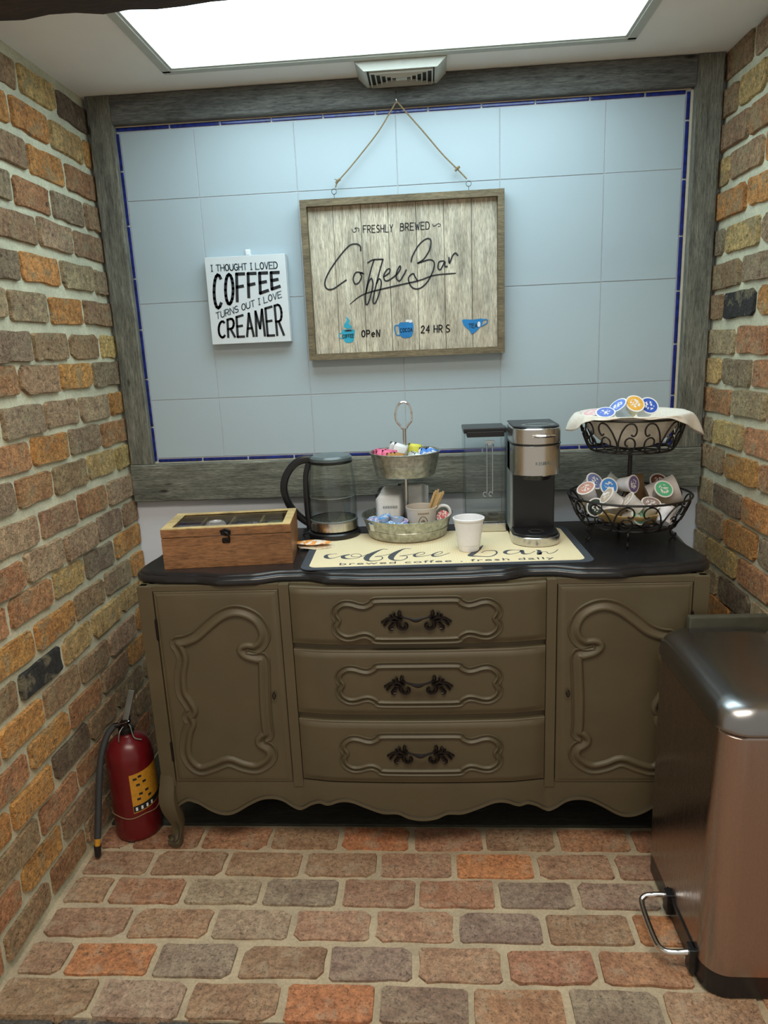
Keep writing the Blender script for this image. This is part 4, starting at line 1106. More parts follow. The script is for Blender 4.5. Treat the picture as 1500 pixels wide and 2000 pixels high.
def nth(k, n, a='leftmost', b='rightmost', frm='from the left'):
    return a if k == 0 else b if k == n - 1 else ORD[k] + ' ' + frm
fl_ = .209
pk = sorted(((-.080, -.010, -.1, -.35, -.9), (-.073, -.034, -.25, -.25, -.5), (-.066, -.022, -.15, -.12, -.3), (-.062, -.048, -.30, -.05, .1), (-.051, -.050, -.25, .15, .3), (-.046, -.038, -.2, .12, .0)))
for k, (dx, dy, rx, ry, rz) in enumerate(pk):
    put_packet('sweetener_packet', PKP, dx, dy, fl_, rx, ry, rz, PINK, nth(k, len(pk)) + ' of the crumpled pink sweetener packets in the upper tray', group='pink sweetener packets', s=.92)
for dx, dy, rx, ry, rz, l in ((-.040, .012, .1, .30, .1, 'white sugar packet standing tallest behind the pink packets'), (-.028, -.020, -.1, .35, .1, 'white sugar packet leaning on the pole from the left')):
    put_packet('sugar_packet', PK, dx, dy, fl_ + .008, rx, ry, rz, WHT, l, s=1.05)
for k, (dx, ry) in enumerate(((-.036, .02), (-.030, .12), (-.022, .2))):
    put_packet('sugar_packet', PKP, dx, -.056, fl_, -.25, ry, .1, BRN, nth(k, 3, frm='from the left').replace('second from the left', 'middle') + ' of the brown raw sugar packets left of the pole', group='brown sugar packets', s=.8)
put_packet('sweetener_packet', PKP, .022, .010, fl_ + .004, .0, .15, .0, YEL, 'yellow sweetener packet standing right of the pole')
for k in range(5):
    put_packet('sugar_packet', PKP, .026 + .006 * k, -.018 - .009 * k, fl_ + .020 - .003 * k, -1.15 + .05 * k, .2, .12 + .05 * k, WHT, nth(k, 5, 'uppermost', 'lowest', 'from the top') + ' of the fanned white sugar packets at the right', group='fanned white sugar packets', s=.85)
bl_ = ((.046, -.002, -.15, .30, .2), (.052, -.024, -.3, .35, .3), (.060, -.010, -.2, .40, .0), (.066, .010, -.1, .40, .2))
for k, (dx, dy, rx, ry, rz) in enumerate(bl_):
    put_packet('sweetener_packet', PK, dx, dy, fl_, rx, ry, rz, BLU, nth(k, 4) + ' of the pale blue sweetener packets in the upper tray', group='blue sweetener packets', s=.85)
# sachets standing in the lower tray
SA = packet_mesh(.078, .094, .004, .0006, 'paper')
for k in range(9):
    o = put_packet('paper_sachet', SA, (-.054 + .003 * k) if k < 5 else (.012 + .005 * (k - 5)), -.006 + .0075 * k, (.030 + .0045 * k) if k < 5 else (.052 - .004 * (k - 5)), radians(-7), R.uniform(-.03, .03), R.uniform(-.05, .05), WHT,
                   nth(k, 9, 'x', 'rearmost', 'from the front') + ' of the white paper sachets standing in the lower tray' if k else 'front white paper sachet with a faint line of blue print', 'sachet', 'standing white sachets')
    if k == 0:
        bm = bmesh.new()
        for i in range(9): ribbon(bm, [(-.016 + i * .005, .050), (-.016 + i * .005, .056)], .0022, off=-.0032, sub=1)
        q_ = obj('faint_print', bm, 'grey_ink', o, smooth=False, recalc=False)
# creamer cups
def creamer_mesh():
    bm = bmesh.new(); lathe(bm, [(0, 0), (.013, 0), (.0175, .020), (.0195, .021), (.0195, .022)], 20, mi=0)
    return bm
me_c = bpy.data.meshes.new('creamer'); b_ = creamer_mesh(); b_.to_mesh(me_c); b_.free(); me_c.shade_smooth(); me_c.materials.append(MAT['white'])
me_l = bpy.data.meshes.new('creamer_lid'); b_ = bmesh.new(); lathe(b_, [(.0198, .0221), (.0198, .0228), (.010, .0231), (0, .0231)], 20, caps=(False, False)); b_.to_mesh(me_l); b_.free(); me_l.materials.append(MAT['pod_print'])
pos = sorted([(-.104, -.040, .030), (-.094, -.070, .031), (-.078, -.048, .033), (-.066, -.086, .031), (-.050, -.056, .036), (-.040, -.090, .032), (-.012, -.098, .031), (-.014, -.070, .036), (-.096, -.012, .031), (-.058, -.068, .050), (-.028, -.080, .048)])
for k, (dx, dy, dz) in enumerate(pos):
    o = bpy.data.objects.new('creamer_cup', None); COL.objects.link(o); o.empty_display_size = .01; o.location = (TX + dx, TY + dy, TZ + dz); o.rotation_euler = (R.uniform(-.1, .5), R.uniform(-.3, .3), R.uniform(-.4, .4))
    a = bpy.data.objects.new('cup', me_c); COL.objects.link(a); a.parent = o
    b = bpy.data.objects.new('foil_lid', me_l); COL.objects.link(b); b.parent = o; b.color = (.05, .30, .75, 1) if k % 3 else (.30, .28, .60, 1)
    tag(o, (nth(k, len(pos)) if k < 10 else 'rightmost') + ' of the small blue lidded creamer cups heaped in the lower tray', 'creamer', 'creamer cups in the lower tray')
o = bpy.data.objects.new('creamer_cup', None); COL.objects.link(o); o.empty_display_size = .01; o.location = (TX + .104, TY - .014, TZ + .052); o.rotation_euler = (radians(78), 0, radians(10))
for nm, me in (('cup', me_c), ('foil_lid', me_l)):
    a = bpy.data.objects.new(nm, me); COL.objects.link(a); a.parent = o; a.color = (.70, .12, .12, 1)
tag(o, 'creamer cup with red printed lid seen through the mug handle', 'creamer')
# mug with stir sticks
t = thing('mug', 'pale mug with brown arched print and a loop handle in the tray', 'mug', (TX + .044, TY - .050, TZ + .0285))
bm = bmesh.new(); lathe(bm, [(0, 0), (.037, 0), (.039, .004), (.0445, .060), (.0465, .063), (.0465, .066), (.0435, .066), (.0415, .062), (.036, .008), (0, .007)], 40); obj('body', bm, 'mug', t)
bm = bmesh.new(); tube(bm, smooth_path([(.040, .012, .050), (.056, .022, .060), (.076, .030, .056), (.085, .033, .038), (.078, .032, .020), (.058, .024, .010), (.038, .014, .014)], 5), .0048, 8); obj('handle', bm, 'white', t)
bm = bmesh.new()
def wrap(pts, w):      # stroke on the mug wall, u = angle, v = height
    P = smooth_path([(a, b, 0) for a, b in pts], 3) if len(pts) > 2 else [Vector((*p, 0)) for p in pts]
    tube(bm, [((.0388 + (v.y / .06) * .0057) * sin(v.x), -(.0388 + (v.y / .06) * .0057) * cos(v.x), v.y) for v in P], w, 4)
wrap([(-.22, .006), (-.20, .024), (-.06, .040), (.14, .044), (.34, .038), (.46, .024), (.48, .006)], .0011)
wrap([(-.10, .006), (-.06, .022), (.06, .032), (.20, .032), (.32, .022), (.36, .006)], .0010)
for k in range(11): wrap([(-.20 + k * .07, .050), (-.20 + k * .07, .055)], .0009)
for k in range(7): wrap([(-.02 + k * .05, .010 + .014 * sin(pi * (k + .5) / 7)), (-.015 + k * .052, .014 + .018 * sin(pi * (k + .5) / 7))], .0009)
obj('print', bm, 'kraft', t)
stick_me = bpy.data.meshes.new('stick'); b_ = bx(-.0028, .0028, -.0009, .0009, 0, .125, .0007, 1); b_.to_mesh(stick_me); b_.free(); stick_me.materials.append(MAT['stick'])
for k in range(7):
    o = bpy.data.objects.new('stir_stick', stick_me); COL.objects.link(o)
    o.location = (TX + .050 + k * .0025, TY - .046 + (k % 3) * .004, TZ + .0375); o.rotation_euler = (radians(-2 + (k % 3)), radians(20 + k * 1.2), R.uniform(-.3, .3)); o.scale = (1.1, 1, .82 + .03 * (k % 3))
    tag(o, nth(k, 7) + ' of the wooden stir sticks leaning in the pale mug', 'stirrer', 'stir sticks in the mug')

# two snack sachets by the kettle
def scallop(rx, ry, th, wob, seed):
    bm = bmesh.new(); q = random.Random(seed); n = 40
    def ring(s, z, w=1): return [(rx * s * cos(2 * pi * k / n) * (1 + .05 * sin(7 * 2 * pi * k / n)), ry * s * sin(2 * pi * k / n), z + wob * w * sin(5 * 2 * pi * k / n)) for k in range(n)]
    ring_strip(bm, [ring(.5, 0, 0), ring(.75, .002, 0), ring(1, th, 1), ring(1, th + .001, 1), ring(.8, th + .0035, .3), ring(.5, th + .006, 0)], True, True, True)
    return bm
o = obj('creamer_pod', scallop(.052, .026, .005, .0012, 1), 'orange_print'); o.location = (.352, -.352, CT + .0005); o.rotation_euler = (.02, .03, .1); o.color = (.62, .55, .40, 1)
tag(o, 'white and tan foil sachet lying underneath the orange one', 'sachet')
o = obj('creamer_pod', scallop(.052, .026, .004, .0012, 2), 'orange_print'); o.location = (.343, -.350, CT + .0125); o.rotation_euler = (-.03, -.02, -.1); o.color = (.80, .30, .04, 1)
tag(o, 'orange and white foil sachet on top, right of the tea box', 'sachet')

# coffee maker
t = thing('coffee_maker', 'steel and black pod coffee maker with a clear water tank', 'coffee maker', (.977, -.250, CT + .004))
def dshape(hw, yb, yf, n=14, r=None):
    """plan: straight sides, rounded front"""
    r = r or hw; pts = [(-hw, yb), (-hw, yf + r)]
    for k in range(1, n): a = pi + pi * k / n; pts.append((hw * cos(a), yf + r + r * sin(a)))
    pts += [(hw, yf + r), (hw, yb)]
    return pts
def dprism(bm, hw, yb, yf, z0, z1, r=.045, bev=.002, caps=(True, True)):
    a = dshape(hw, yb, yf, r=r); b = dshape(hw - bev, yb - bev, yf + bev, r=r)
    ring_strip(bm, [[(x, y, z0) for x, y in b], [(x, y, z0 + bev) for x, y in a], [(x, y, z1 - bev) for x, y in a], [(x, y, z1) for x, y in b]], True, caps[0], caps[1])
HB = [(-.066, -.095), (-.066, .110), (.066, .110), (.066, -.095)]
bm = bmesh.new(); box(bm, -.066, .060, -.045, .120, .0, .310, .006); obj('rear_column', bm, 'silver', t)
bm = bmesh.new(); box(bm, -.058, .058, -.058, -.040, .030, .200, .004); obj('brew_recess', bm, 'black', t)
bm = bmesh.new(); dprism(bm, .066, .02, -.158, 0, .026, .058); obj('drip_base', bm, 'steel', t)
bm = bmesh.new(); dprism(bm, .061, -.046, -.152, .024, .032, .054, .001); o = obj('drip_tray', bm, 'black', t)
bm = bmesh.new(); lathe(bm, [(.016, .033), (.020, .0338), (.022, .033)], 20, c=(0, -.105, 0)); obj('cup_ring', bm, 'steel', o)
bm = bmesh.new(); dprism(bm, .066, .02, -.140, .193, .278, .058, .003); hd = obj('brew_head', bm, 'steel', t)
bm = bmesh.new(); lathe(bm, [(.0, .180), (.040, .182), (.046, .194)], 24, c=(0, -.092, 0)); obj('nozzle', bm, 'black', hd)
me = font_mesh('KEURIG', .044, .0085, 1.3); o = link('lettering', me, 'grey_plastic', hd, smooth=False); o.location = (-.008, -.1405, .225); o.rotation_euler = (radians(90), 0, 0)
bm = bmesh.new(); dprism(bm, .0665, .02, -.141, .279, .3235, .058, .003); ld = obj('lid', bm, 'steel', t)
bm = bmesh.new(); dprism(bm, .063, .06, -.136, .323, .328, .055, .002); obj('lid_cap', bm, 'black', ld)
bm = bmesh.new(); a = dshape(.0672, .02, -.1415, r=.058); ring_strip(bm, [[(x, y, .2765) for x, y in a], [(x, y, .2805) for x, y in a]], True); obj('seam', bm, 'black', ld)
bm = bmesh.new(); lathe(bm, [(.030, .3282), (.034, .3295), (.038, .3282)], 24, c=(.006, -.080, 0), squash=(1.2, .8)); obj('oval_badge', bm, 'steel', ld)
bm = bmesh.new()
pts = [(.030 * a + .012, -.146 + .004 * a * a, .304) for a in (-1, -.6, -.2, .2, .6, 1)]
tube(bm, pts, [.004, .006, .0065, .0065, .006, .004], 8, flat=.8); obj('lid_handle', bm, 'chrome', ld)
bm = bmesh.new(); box(bm, -.1925, -.068, .020, .150, 0, .026, .004); obj('tank_base', bm, 'steel', t)
bm = bmesh.new(); o_ = [(-.1905, .024), (-.0695, .024), (-.0695, .148), (-.1905, .148)]; i_ = [(-.187, .0275), (-.073, .0275), (-.073, .1445), (-.187, .1445)]
ring_strip(bm, [[(x, y, .027) for x, y in o_], [(x, y, .295) for x, y in o_], [(x, y, .295) for x, y in i_], [(x, y, .031) for x, y in i_]], True, True, True)
tk = obj('water_tank', bm, 'acrylic', t, smooth=False)
bm = bmesh.new()
for x, y in o_: tube(bm, [(x, y, .03), (x, y, .293)], .0018, 6)
tube(bm, [(x, y, .030) for x, y in o_], .0016, 6, closed=True)
tube(bm, [(-.184, .06, .095), (-.076, .06, .095), (-.076, .06, .110)], .0012, 6)
obj('tank_edges', bm, 'acrylic', tk)
bm = bmesh.new(); tube(bm, [(-.121, .075, .11), (-.121, .075, .255)], .0016, 6); tube(bm, [(-.104, .075, .11), (-.104, .075, .255)], .0016, 6)
for x in (-.121, -.104):
    lathe(bm, [(0, .258), (.004, .256), (.004, .250), (0, .248)], 8, c=(x, .075, 0)); tube(bm, [(x - .006 + .006 * cos(a), .075, .104 + .007 * sin(a)) for a in (0, 1, 2, 3, 4, 5)], .0016, 6)
box(bm, -.126, -.098, .071, .079, .262, .268, .001); box(bm, -.118, -.107, .071, .079, .255, .262)
obj('float_valve', bm, 'chrome', tk)
bm = bmesh.new(); box(bm, -.1925, -.068, .022, .150, .297, .311, .003); box(bm, -.183, -.075, .014, .140, .286, .302, .002); obj('tank_lid', bm, 'black', t)
bm = bmesh.new(); box(bm, -.12, -.085, .06, .10, .031, .040, .003); obj('tank_outlet', bm, 'black', tk)

# ------------------------------------------------------------------ two tier wire basket
BXC, BYC = 1.243, -.300
t = thing('wire_basket_stand', 'two tier black wrought iron scroll basket stand', 'basket', (BXC, BYC, CT))
def rad_at(z, zb, zt, rb, rt):
    u = (z - zb) / (zt - zb); return rb + (rt - rb) * (u ** .65)
def scroll_pts(a0, h0, s, flip):
    """one half of a heart shaped scroll panel"""
    base = [(.20, .60), (.15, .55), (.10, .62), (.09, .78), (.16, .92), (.28, .90), (.39, .70), (.46, .46), (.495, .28), (.46, .08), (.34, .01), (.20, .05), (.11, .22), (.13, .42), (.23, .50), (.32, .42), (.33, .28), (.27, .24)]
    return [[(a0 + s * (x if not flip else -x), h) for x, h in base]]
def basket(zb, zt, rb, rt, name):
    rings_bm = bmesh.new(); n = 48
    def P(a, h, extra=0):
        z = zb + (zt - zb) * h; r = rad_at(z, zb, zt, rb, rt) + extra
        return (r * cos(a), r * sin(a), z)
    tube(rings_bm, [P(2 * pi * k / n, 1) for k in range(n)], .0032, 8, closed=True)
    tube(rings_bm, [P(2 * pi * k / n, 0) for k in range(n)], .0032, 8, closed=True)
    for m_ in (.66, .33): tube(rings_bm, [(rb * m_ * cos(2 * pi * k / 32), rb * m_ * sin(2 * pi * k / 32), zb) for k in range(32)], .0018, 6, closed=True)
    for k in range(4): a = pi * k / 4 + .2; tube(rings_bm, [(rb * cos(a), rb * sin(a), zb), (-rb * cos(a), -rb * sin(a), zb)], .0022, 6)
    b = obj(name, rings_bm, 'iron', t)
    step = 2 * pi / 7
    for k in range(7):
        a0 = -pi / 2 - .10 + step * k
        bm = bmesh.new()
        for fl_ in (False, True):
            for q in scroll_pts(a0, 0, step * .98, fl_):
                tube(bm, [P(v.x, v.y) for v in smooth_path([(x, h, 0) for x, h in q], 4)], .0023, 6)
        obj('scroll', bm, 'iron', b)
    return b
LB = basket(.045, .126, .124, .166, 'lower_basket')
UB = basket(.255, .343, .108, .142, 'upper_basket')
bm = bmesh.new(); tube(bm, [(0, 0, .045), (0, 0, .256)], .0060, 10); obj('pole', bm, 'iron', t)
for a in (-2.85, -1.83, -.12, 1.5):
    bm = bmesh.new(); r0_ = .118
    def Q(r, z): return (r * cos(a), r * sin(a), z)
    pts = [Q(r0_ - .012, .044), Q(r0_ - .006, .030), Q(r0_ + .006, .027), Q(r0_ + .012, .035), Q(r0_ + .005, .044), Q(r0_ - .010, .042)]
    tube(bm, smooth_path(pts, 4), .0026, 6)
    tube(bm, smooth_path([Q(r0_ + .008, .029), Q(r0_ - .002, .018), Q(r0_ - .001, .008), Q(r0_ + .006, .0028), Q(r0_ + .013, .006), Q(r0_ + .011, .012)], 4), .0026, 6)
    obj('foot', bm, 'iron', t)

# linen in the upper basket
def cloth(bm, fn, nu, nv):
    g = [[bm.verts.new(fn(i / nu, k / nv)) for k in range(nv + 1)] for i in range(nu + 1)]
    for i in range(nu):
        for k in range(nv): bm.faces.new((g[i][k], g[i + 1][k], g[i + 1][k + 1], g[i][k + 1]))
def linen_fn(u, v):
    a = 2 * pi * u; w = mnoise.noise(Vector((cos(a) * 2.2, sin(a) * 2.2, v * 2)))
    fr = max(0, cos(a + pi / 2 + .35))                       # the front stays almost on the rim
    lc = max(0, cos(a - pi - .10)) ** 5; rc = max(0, cos(a + .22)) ** 5
    over = .012 + .012 * (1 + w) * (1 - fr) + .034 * lc + .036 * rc
    over *= 1 - .9 * fr ** 1.5
    if v < .45:
        s = v / .45; r = .012 + .112 * s ** .62; z = .261 + .079 * s ** 2.0; r *= 1 + .05 * w
    elif v < .55:
        s = (v - .45) / .10; r = .124 + .024 * s; z = .340 + .014 * sin(pi * s * .6) + .005 * w * (1 - s)
    else:
        s = (v - .55) / .45; r = .148 + over * .62 * s * (1 - .25 * s) + .0055 * sin(13 * a + 3 * w) * s * (1 - .8 * fr); z = .353 - over * 1.05 * s ** 1.3 + .003 * sin(9 * a) * s
    r += .003 * sin(11 * a + 4 * w) * min(1, v * 1.5)
    return (r * cos(a), r * sin(a), z)
bm = bmesh.new(); cloth(bm, linen_fn, 120, 26); bmesh.ops.remove_doubles(bm, verts=bm.verts, dist=.0002)
o = obj('linen_napkin', bm, 'linen', angle=180); o.location = (BXC, BYC, CT)
md = o.modifiers.new('s', 'SOLIDIFY'); md.thickness = .0012
tag(o, 'cream linen napkin lining the upper basket with its hem hanging over', 'napkin')
def tan_fn(u, v):
    a = 2 * pi * u; w = mnoise.noise(Vector((cos(a) * 2.6, sin(a) * 2.6, v * 3 + 5)))
    r = .010 + v * .118; z = .050 + .038 * v ** 3 + .012 * v * w + .004 * sin(8 * a) * v
    return (r * cos(a), r * sin(a), z)
bm = bmesh.new(); cloth(bm, tan_fn, 90, 14); bmesh.ops.remove_doubles(bm, verts=bm.verts, dist=.0002)
o = obj('tan_liner', bm, 'tan_cloth', angle=180); o.location = (BXC, BYC, CT)
md = o.modifiers.new('s', 'SOLIDIFY'); md.thickness = .0012
tag(o, 'crumpled tan cloth lining the bottom of the lower basket', 'cloth')

# coffee pods
def make(fn, mats):
    b = bmesh.new(); fn(b); bmesh.ops.recalc_face_normals(b, faces=b.faces); me = bpy.data.meshes.new('pod'); b.to_mesh(me); b.free(); me.shade_smooth()
    try: me.set_sharp_from_angle(angle=radians(40))
    except Exception: pass
    for m_ in mats: me.materials.append(MAT[m_])
    return me
pod_cup = make(lambda b: lathe(b, [(0, -.044), (.0165, -.044), (.018, -.042), (.0215, -.012), (.0225, -.011), (.0235, -.002), (.0262, -.0015), (.0262, 0)], 28), ['tint'])
def lidf(b):
    lathe(b, [(.0262, 0), (.0262, .0006), (.0225, .0008)], 28, mi=1)
    lathe(b, [(.0225, .0008), (.014, .0011)], 28, mi=0)
    lathe(b, [(.014, .0011), (.0, .0012)], 28, mi=2)
pod_lid = make(lidf, ['tint', 'white', 'pod_print'])
PODS = [  # x, y, z(lid centre), direction of the lid normal, lid colour, cup colour, label
 (1.112, -.350, .975, (-.45, -.35, .82), (.55, .28, .22), (.80, .80, .84), 'white coffee pod with a red and white lid tipped at the lower basket left rim'),
 (1.146, -.305, .985, (.35, -.65, .55), (.16, .20, .42), (.80, .80, .80), 'coffee pod with dark blue lid at the back left of the lower basket'),
 (1.181, -.325, .972, (.20, -.80, .35), (.06, .26, .70), (.80, .80, .84), 'coffee pod with bright blue lid behind the upturned white one'),
 (1.160, -.385, .960, (-.75, -.10, .55), (.50, .40, .30), (.82, .84, .88), 'upturned white coffee pod pointing down right in the lower basket'),
 (1.196, -.235, .975, (-.50, .20, .30), (.5, .5, .5), (.60, .68, .68), 'pale see through coffee pod at the very back of the lower basket'),
 (1.246, -.330, .978, (.62, -.72, .15), (.16, .12, .30), (.80, .80, .82), 'coffee pod with purple lid lying on its side beneath the basket pole'),
 (1.322, -.350, .966, (.10, -.75, .62), (.10, .48, .26), (.72, .70, .70), 'coffee pod with bright green lid at the right of the lower basket'),
 (1.276, -.395, .938, (.05, -.45, .85), (.30, .22, .20), (.78, .76, .78), 'coffee pod with white and brown lid low at the front basket rim'),
 (1.345, -.235, .965, (.05, -.70, .60), (.16, .05, .03), (.30, .24, .22), 'coffee pod with dark reddish brown lid at the back right of the lower basket'),
 (1.135, -.372, .925, (.10, -.90, .10), (.03, .05, .045), (.55, .55, .58), 'coffee pod with black lid seen through the left scrolls of the lower basket'),
 (1.176, -.375, .921, (.10, -.25, -.90), (.50, .50, .50), (.84, .84, .84), 'upside down white coffee pod behind the front left scrolls'),
 (1.212, -.392, .948, (-.70, .05, .55), (.50, .40, .30), (.82, .84, .86), 'white coffee pod lying next to the upturned one at the front rim'),
 (1.216, -.340, .930, (.30, -.30, .60), (.50, .40, .30), (.74, .74, .76), 'white coffee pod buried in the middle of the lower basket'),
 (1.318, -.398, .922, (.30, .40, .60), (.40, .42, .48), (.78, .78, .84), 'pale lilac coffee pod low at the front right of the lower basket'),
 (1.243, -.400, .905, (.30, -.40, .20), (.12, .50, .35), (.70, .70, .70), 'coffee pod with green mark low behind the middle scrolls'),
 (1.197, -.325, 1.196, (-.50, -.25, .62), (.12, .22, .62), (.62, .72, .86), 'blue lidded coffee pod standing edge on in the upper basket'),
 (1.240, -.335, 1.200, (.10, -.72, .55), (.80, .42, .06), (.80, .72, .50), 'coffee pod with orange and yellow ringed lid in the upper basket'),
 (1.281, -.322, 1.192, (.12, -.70, .50), (.03, .10, .50), (.75, .78, .84), 'coffee pod with deep blue and white lid right of the orange ringed one'),
 (1.160, -.345, 1.180, (-.10, -.40, .80), (.12, .20, .60), (.75, .80, .84), 'coffee pod with small blue lid at the left of the upper basket'),
 (1.132, -.310, 1.178, (-.20, -.20, .90), (.75, .45, .45), (.80, .78, .76), 'coffee pod with pink lid at the far left of the upper basket'),
]
for x, y, z, d, lc, cc, lab in PODS:
    o = bpy.data.objects.new('coffee_pod', None); COL.objects.link(o); o.empty_display_size = .02
    q = Vector(d).normalized().to_track_quat('Z', 'Y'); o.rotation_mode = 'QUATERNION'; o.rotation_quaternion = q; o.location = (x, y, z)
    a = bpy.data.objects.new('cup', pod_cup); COL.objects.link(a); a.parent = o; a.color = (*cc, 1)
    b = bpy.data.objects.new('foil_lid', pod_lid); COL.objects.link(b); b.parent = o; b.color = (*lc, 1)
    tag(o, lab, 'coffee pod')
# kraft packet and paper bag among the pods
bm = sheet_packet(.060, .090, .012, .001); o = obj('kraft_bag', bm, 'kraft'); o.location = (1.278, -.262, .900); o.rotation_euler = (-.15, -.12, .1); tag(o, 'brown kraft paper bag rising against the basket pole', 'bag')
bm = bmesh.new(); lathe(bm, [(0, 0), (.036, 0), (.042, .075), (.0435, .077), (.0435, .080), (.041, .080), (.034, .004), (0, .004)], 32)
o = obj('paper_cup', bm, 'tint'); o.color = (.50, .47, .45, 1); o.rotation_mode = 'QUATERNION'; o.rotation_quaternion = Vector((.93, -.1, .32)).to_track_quat('Z', 'Y'); o.location = (1.300, -.292, .928); tag(o, 'grey paper cup lying on its side behind the green lid', 'cup')

# ------------------------------------------------------------------ fire extinguisher
t = thing('fire_extinguisher', 'red fire extinguisher with black hose standing by the left brick wall', 'extinguisher', (-.214, -.497, .001), radians(8))
bm = bmesh.new(); lathe(bm, [(0, 0), (.060, 0), (.064, .004), (.066, .012), (.066, .250), (.063, .272), (.054, .292), (.038, .306), (.022, .313), (.018, .318), (.018, .326), (0, .326)], 40); obj('cylinder', bm, 'red', t)
bm = bmesh.new(); lathe(bm, [(.020, .322), (.022, .324), (.022, .334), (.014, .338), (.014, .352), (0, .352)], 20); box(bm, -.010, .010, -.012, .026, .338, .362, .003); tube(bm, [(-.01, 0, .345), (-.032, -.004, .345)], .008, 10); obj('valve', bm, 'bronze', t)
bm = bmesh.new(); box(bm, -.009, .009, -.002, .004, 0, .090, .002); bmesh.ops.rotate(bm, verts=bm.verts, cent=(0, 0, 0), matrix=Matrix.Rotation(radians(-24), 3, 'X') @ Matrix.Rotation(radians(12), 3, 'Y')); bmesh.ops.translate(bm, verts=bm.verts, vec=(.002, -.006, .356)); obj('squeeze_lever', bm, 'dull_metal', t)
bm = bmesh.new(); tube(bm, smooth_path([(.004, .0, .350), (.016, -.010, .345), (.022, -.018, .325), (.030, -.024, .312), (.048, -.024, .306)], 5), .0022, 6); tube(bm, smooth_path([(-.002, -.012, .345), (-.010, -.028, .335), (-.012, -.038, .312)], 5), .002, 6); obj('carry_handle', bm, 'dull_metal', t)
bm = bmesh.new(); tube(bm, [(.018 * cos(a), .014 * sin(a), .356 + .004 * cos(a)) for a in [2 * pi * k / 16 for k in range(16)]], .001, 5, closed=True); obj('pull_ring', bm, 'chrome', t)
bm = bmesh.new(); tube(bm, smooth_path([(-.030, -.004, .345), (-.050, -.016, .322), (-.066, -.040, .27), (-.074, -.062, .20), (-.080, -.084, .12), (-.084, -.104, .055)], 6), .0095, 10); h = obj('hose', bm, 'rubber', t)
bm = bmesh.new(); tube(bm, [(-.084, -.104, .058), (-.085, -.110, .034)], .0082, 10); obj('brass_ferrule', bm, 'yellow', h)
bm = bmesh.new(); tube(bm, [(-.085, -.110, .036), (-.086, -.116, .006)], [.0105, .009], 10); obj('nozzle', bm, 'black', h)
bm = bmesh.new(); n = 12; rings = []
for k in range(n + 1):
    a = radians(-80 + 88 * k / n); s = k / n
    rings.append([(.0666 * cos(a), .0666 * sin(a), .095 + .012 * s), (.0666 * cos(a), .0666 * sin(a), .218 + .010 * s)])
ring_strip(bm, rings, False); obj('label', bm, 'yellow', t)
bm = bmesh.new(); rings = []
for k in range(n + 1):
    a = radians(-79 + 86 * k / n); s = k / n
    rings.append([(.0670 * cos(a), .0670 * sin(a), .098 + .012 * s), (.0670 * cos(a), .0670 * sin(a), .118 + .012 * s)])
ring_strip(bm, rings, False)
for a0, z0 in ((-72, .20), (-60, .205), (-66, .18), (-50, .185), (-62, .150), (-46, .155), (-40, .135), (-68, .135)):
    a = radians(a0); b = radians(a0 + 9)
    bm.faces.new([bm.verts.new(c) for c in ((.0671 * cos(a), .0671 * sin(a), z0), (.0671 * cos(b), .0671 * sin(b), z0), (.0671 * cos(b), .0671 * sin(b), z0 + .007), (.0671 * cos(a), .0671 * sin(a), z0 + .007))])
obj('label_print', bm, 'ink', t, smooth=False)['kind'] = 'stuff'
bm = bmesh.new()
for k in range(4):
    a = radians(-74 + 13 * k); b = a + radians(5)
    bm.faces.new([bm.verts.new(c) for c in ((.0674 * cos(a), .0674 * sin(a), .103 + .001 * k), (.0674 * cos(b), .0674 * sin(b), .103 + .001 * k), (.0674 * cos(b), .0674 * sin(b), .114 + .001 * k), (.0674 * cos(a), .0674 * sin(a), .114 + .001 * k))])
obj('label_print', bm, 'paper', t, smooth=False)['kind'] = 'stuff'
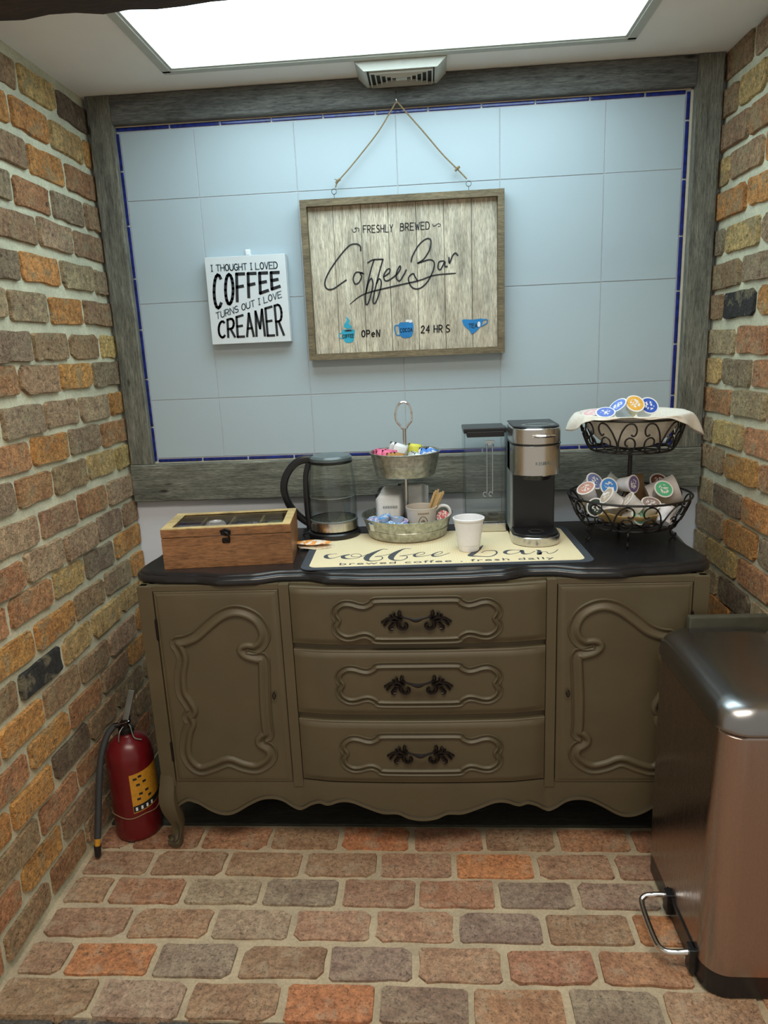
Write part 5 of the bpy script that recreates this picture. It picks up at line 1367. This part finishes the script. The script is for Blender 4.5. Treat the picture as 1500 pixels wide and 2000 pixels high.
bm = bmesh.new(); tube(bm, [((.0672 + .0008 * sin(9 * a)) * cos(a), .0672 * sin(a), .083 + .003 * sin(5 * a)) for a in [2 * pi * k / 40 for k in range(40)]], .0013, 5, closed=True); obj('hose_tie', bm, 'twine', t)

# ------------------------------------------------------------------ trash can
t = thing('trash_can', 'tall brushed steel pedal trash can with domed lid by the right wall', 'trash can', (1.372, -.815, 0))
hx, hy = .137, .208
def rr3(dx, dy, r, z, n=8): return [(x, y, z) for x, y in rrect(hx + dx, hy + dy, r, n)]
bm = bmesh.new(); ring_strip(bm, [rr3(-.006, -.006, .050, .0), rr3(-.002, -.002, .052, .004), rr3(-.002, -.002, .052, .058), rr3(-.006, -.006, .05, .060)], True, True, True); obj('base', bm, 'black', t)
bm = bmesh.new(); ring_strip(bm, [rr3(-.004, -.004, .052, .056), rr3(0, 0, .054, .060), rr3(0, 0, .054, .612), rr3(-.003, -.003, .053, .616)], True, True, True); obj('body', bm, 'can_steel', t)
bm = bmesh.new(); ring_strip(bm, [rr3(-.006, -.006, .052, .612), rr3(-.006, -.006, .052, .624)], True); obj('seal', bm, 'black', t)
bm = bmesh.new(); ring_strip(bm, [rr3(-.002, -.002, .054, .620), rr3(.005, .005, .058, .622), rr3(.006, .006, .058, .628), rr3(.003, .003, .058, .648), rr3(-.006, -.006, .055, .664), rr3(-.020, -.020, .048, .675), rr3(-.040, -.040, .040, .680), rr3(-.070, -.070, .03, .682)], True, True, True); obj('lid', bm, 'lid_steel', t, angle=60)
bm = bmesh.new(); box(bm, -.062, .130, hy - .012, hy + .012, .630, .700, .006); obj('hinge_cover', bm, 'hinge', t)
bm = bmesh.new()
tube(bm, smooth_path([(-.128, .012, .060), (-.170, .014, .060), (-.198, .012, .056), (-.208, -.010, .050), (-.208, -.100, .046), (-.200, -.128, .046), (-.180, -.140, .050), (-.128, -.142, .056)], 6), .0068, 10); obj('pedal', bm, 'chrome', t)
bm = bmesh.new(); box(bm, -.150, -.130, -.006, .022, .020, .075, .003); box(bm, -.150, -.130, -.156, -.128, .012, .070, .003); box(bm, -.1405, -.132, -.150, .03, .058, .070, .002); obj('pedal_bracket', bm, 'black', t)
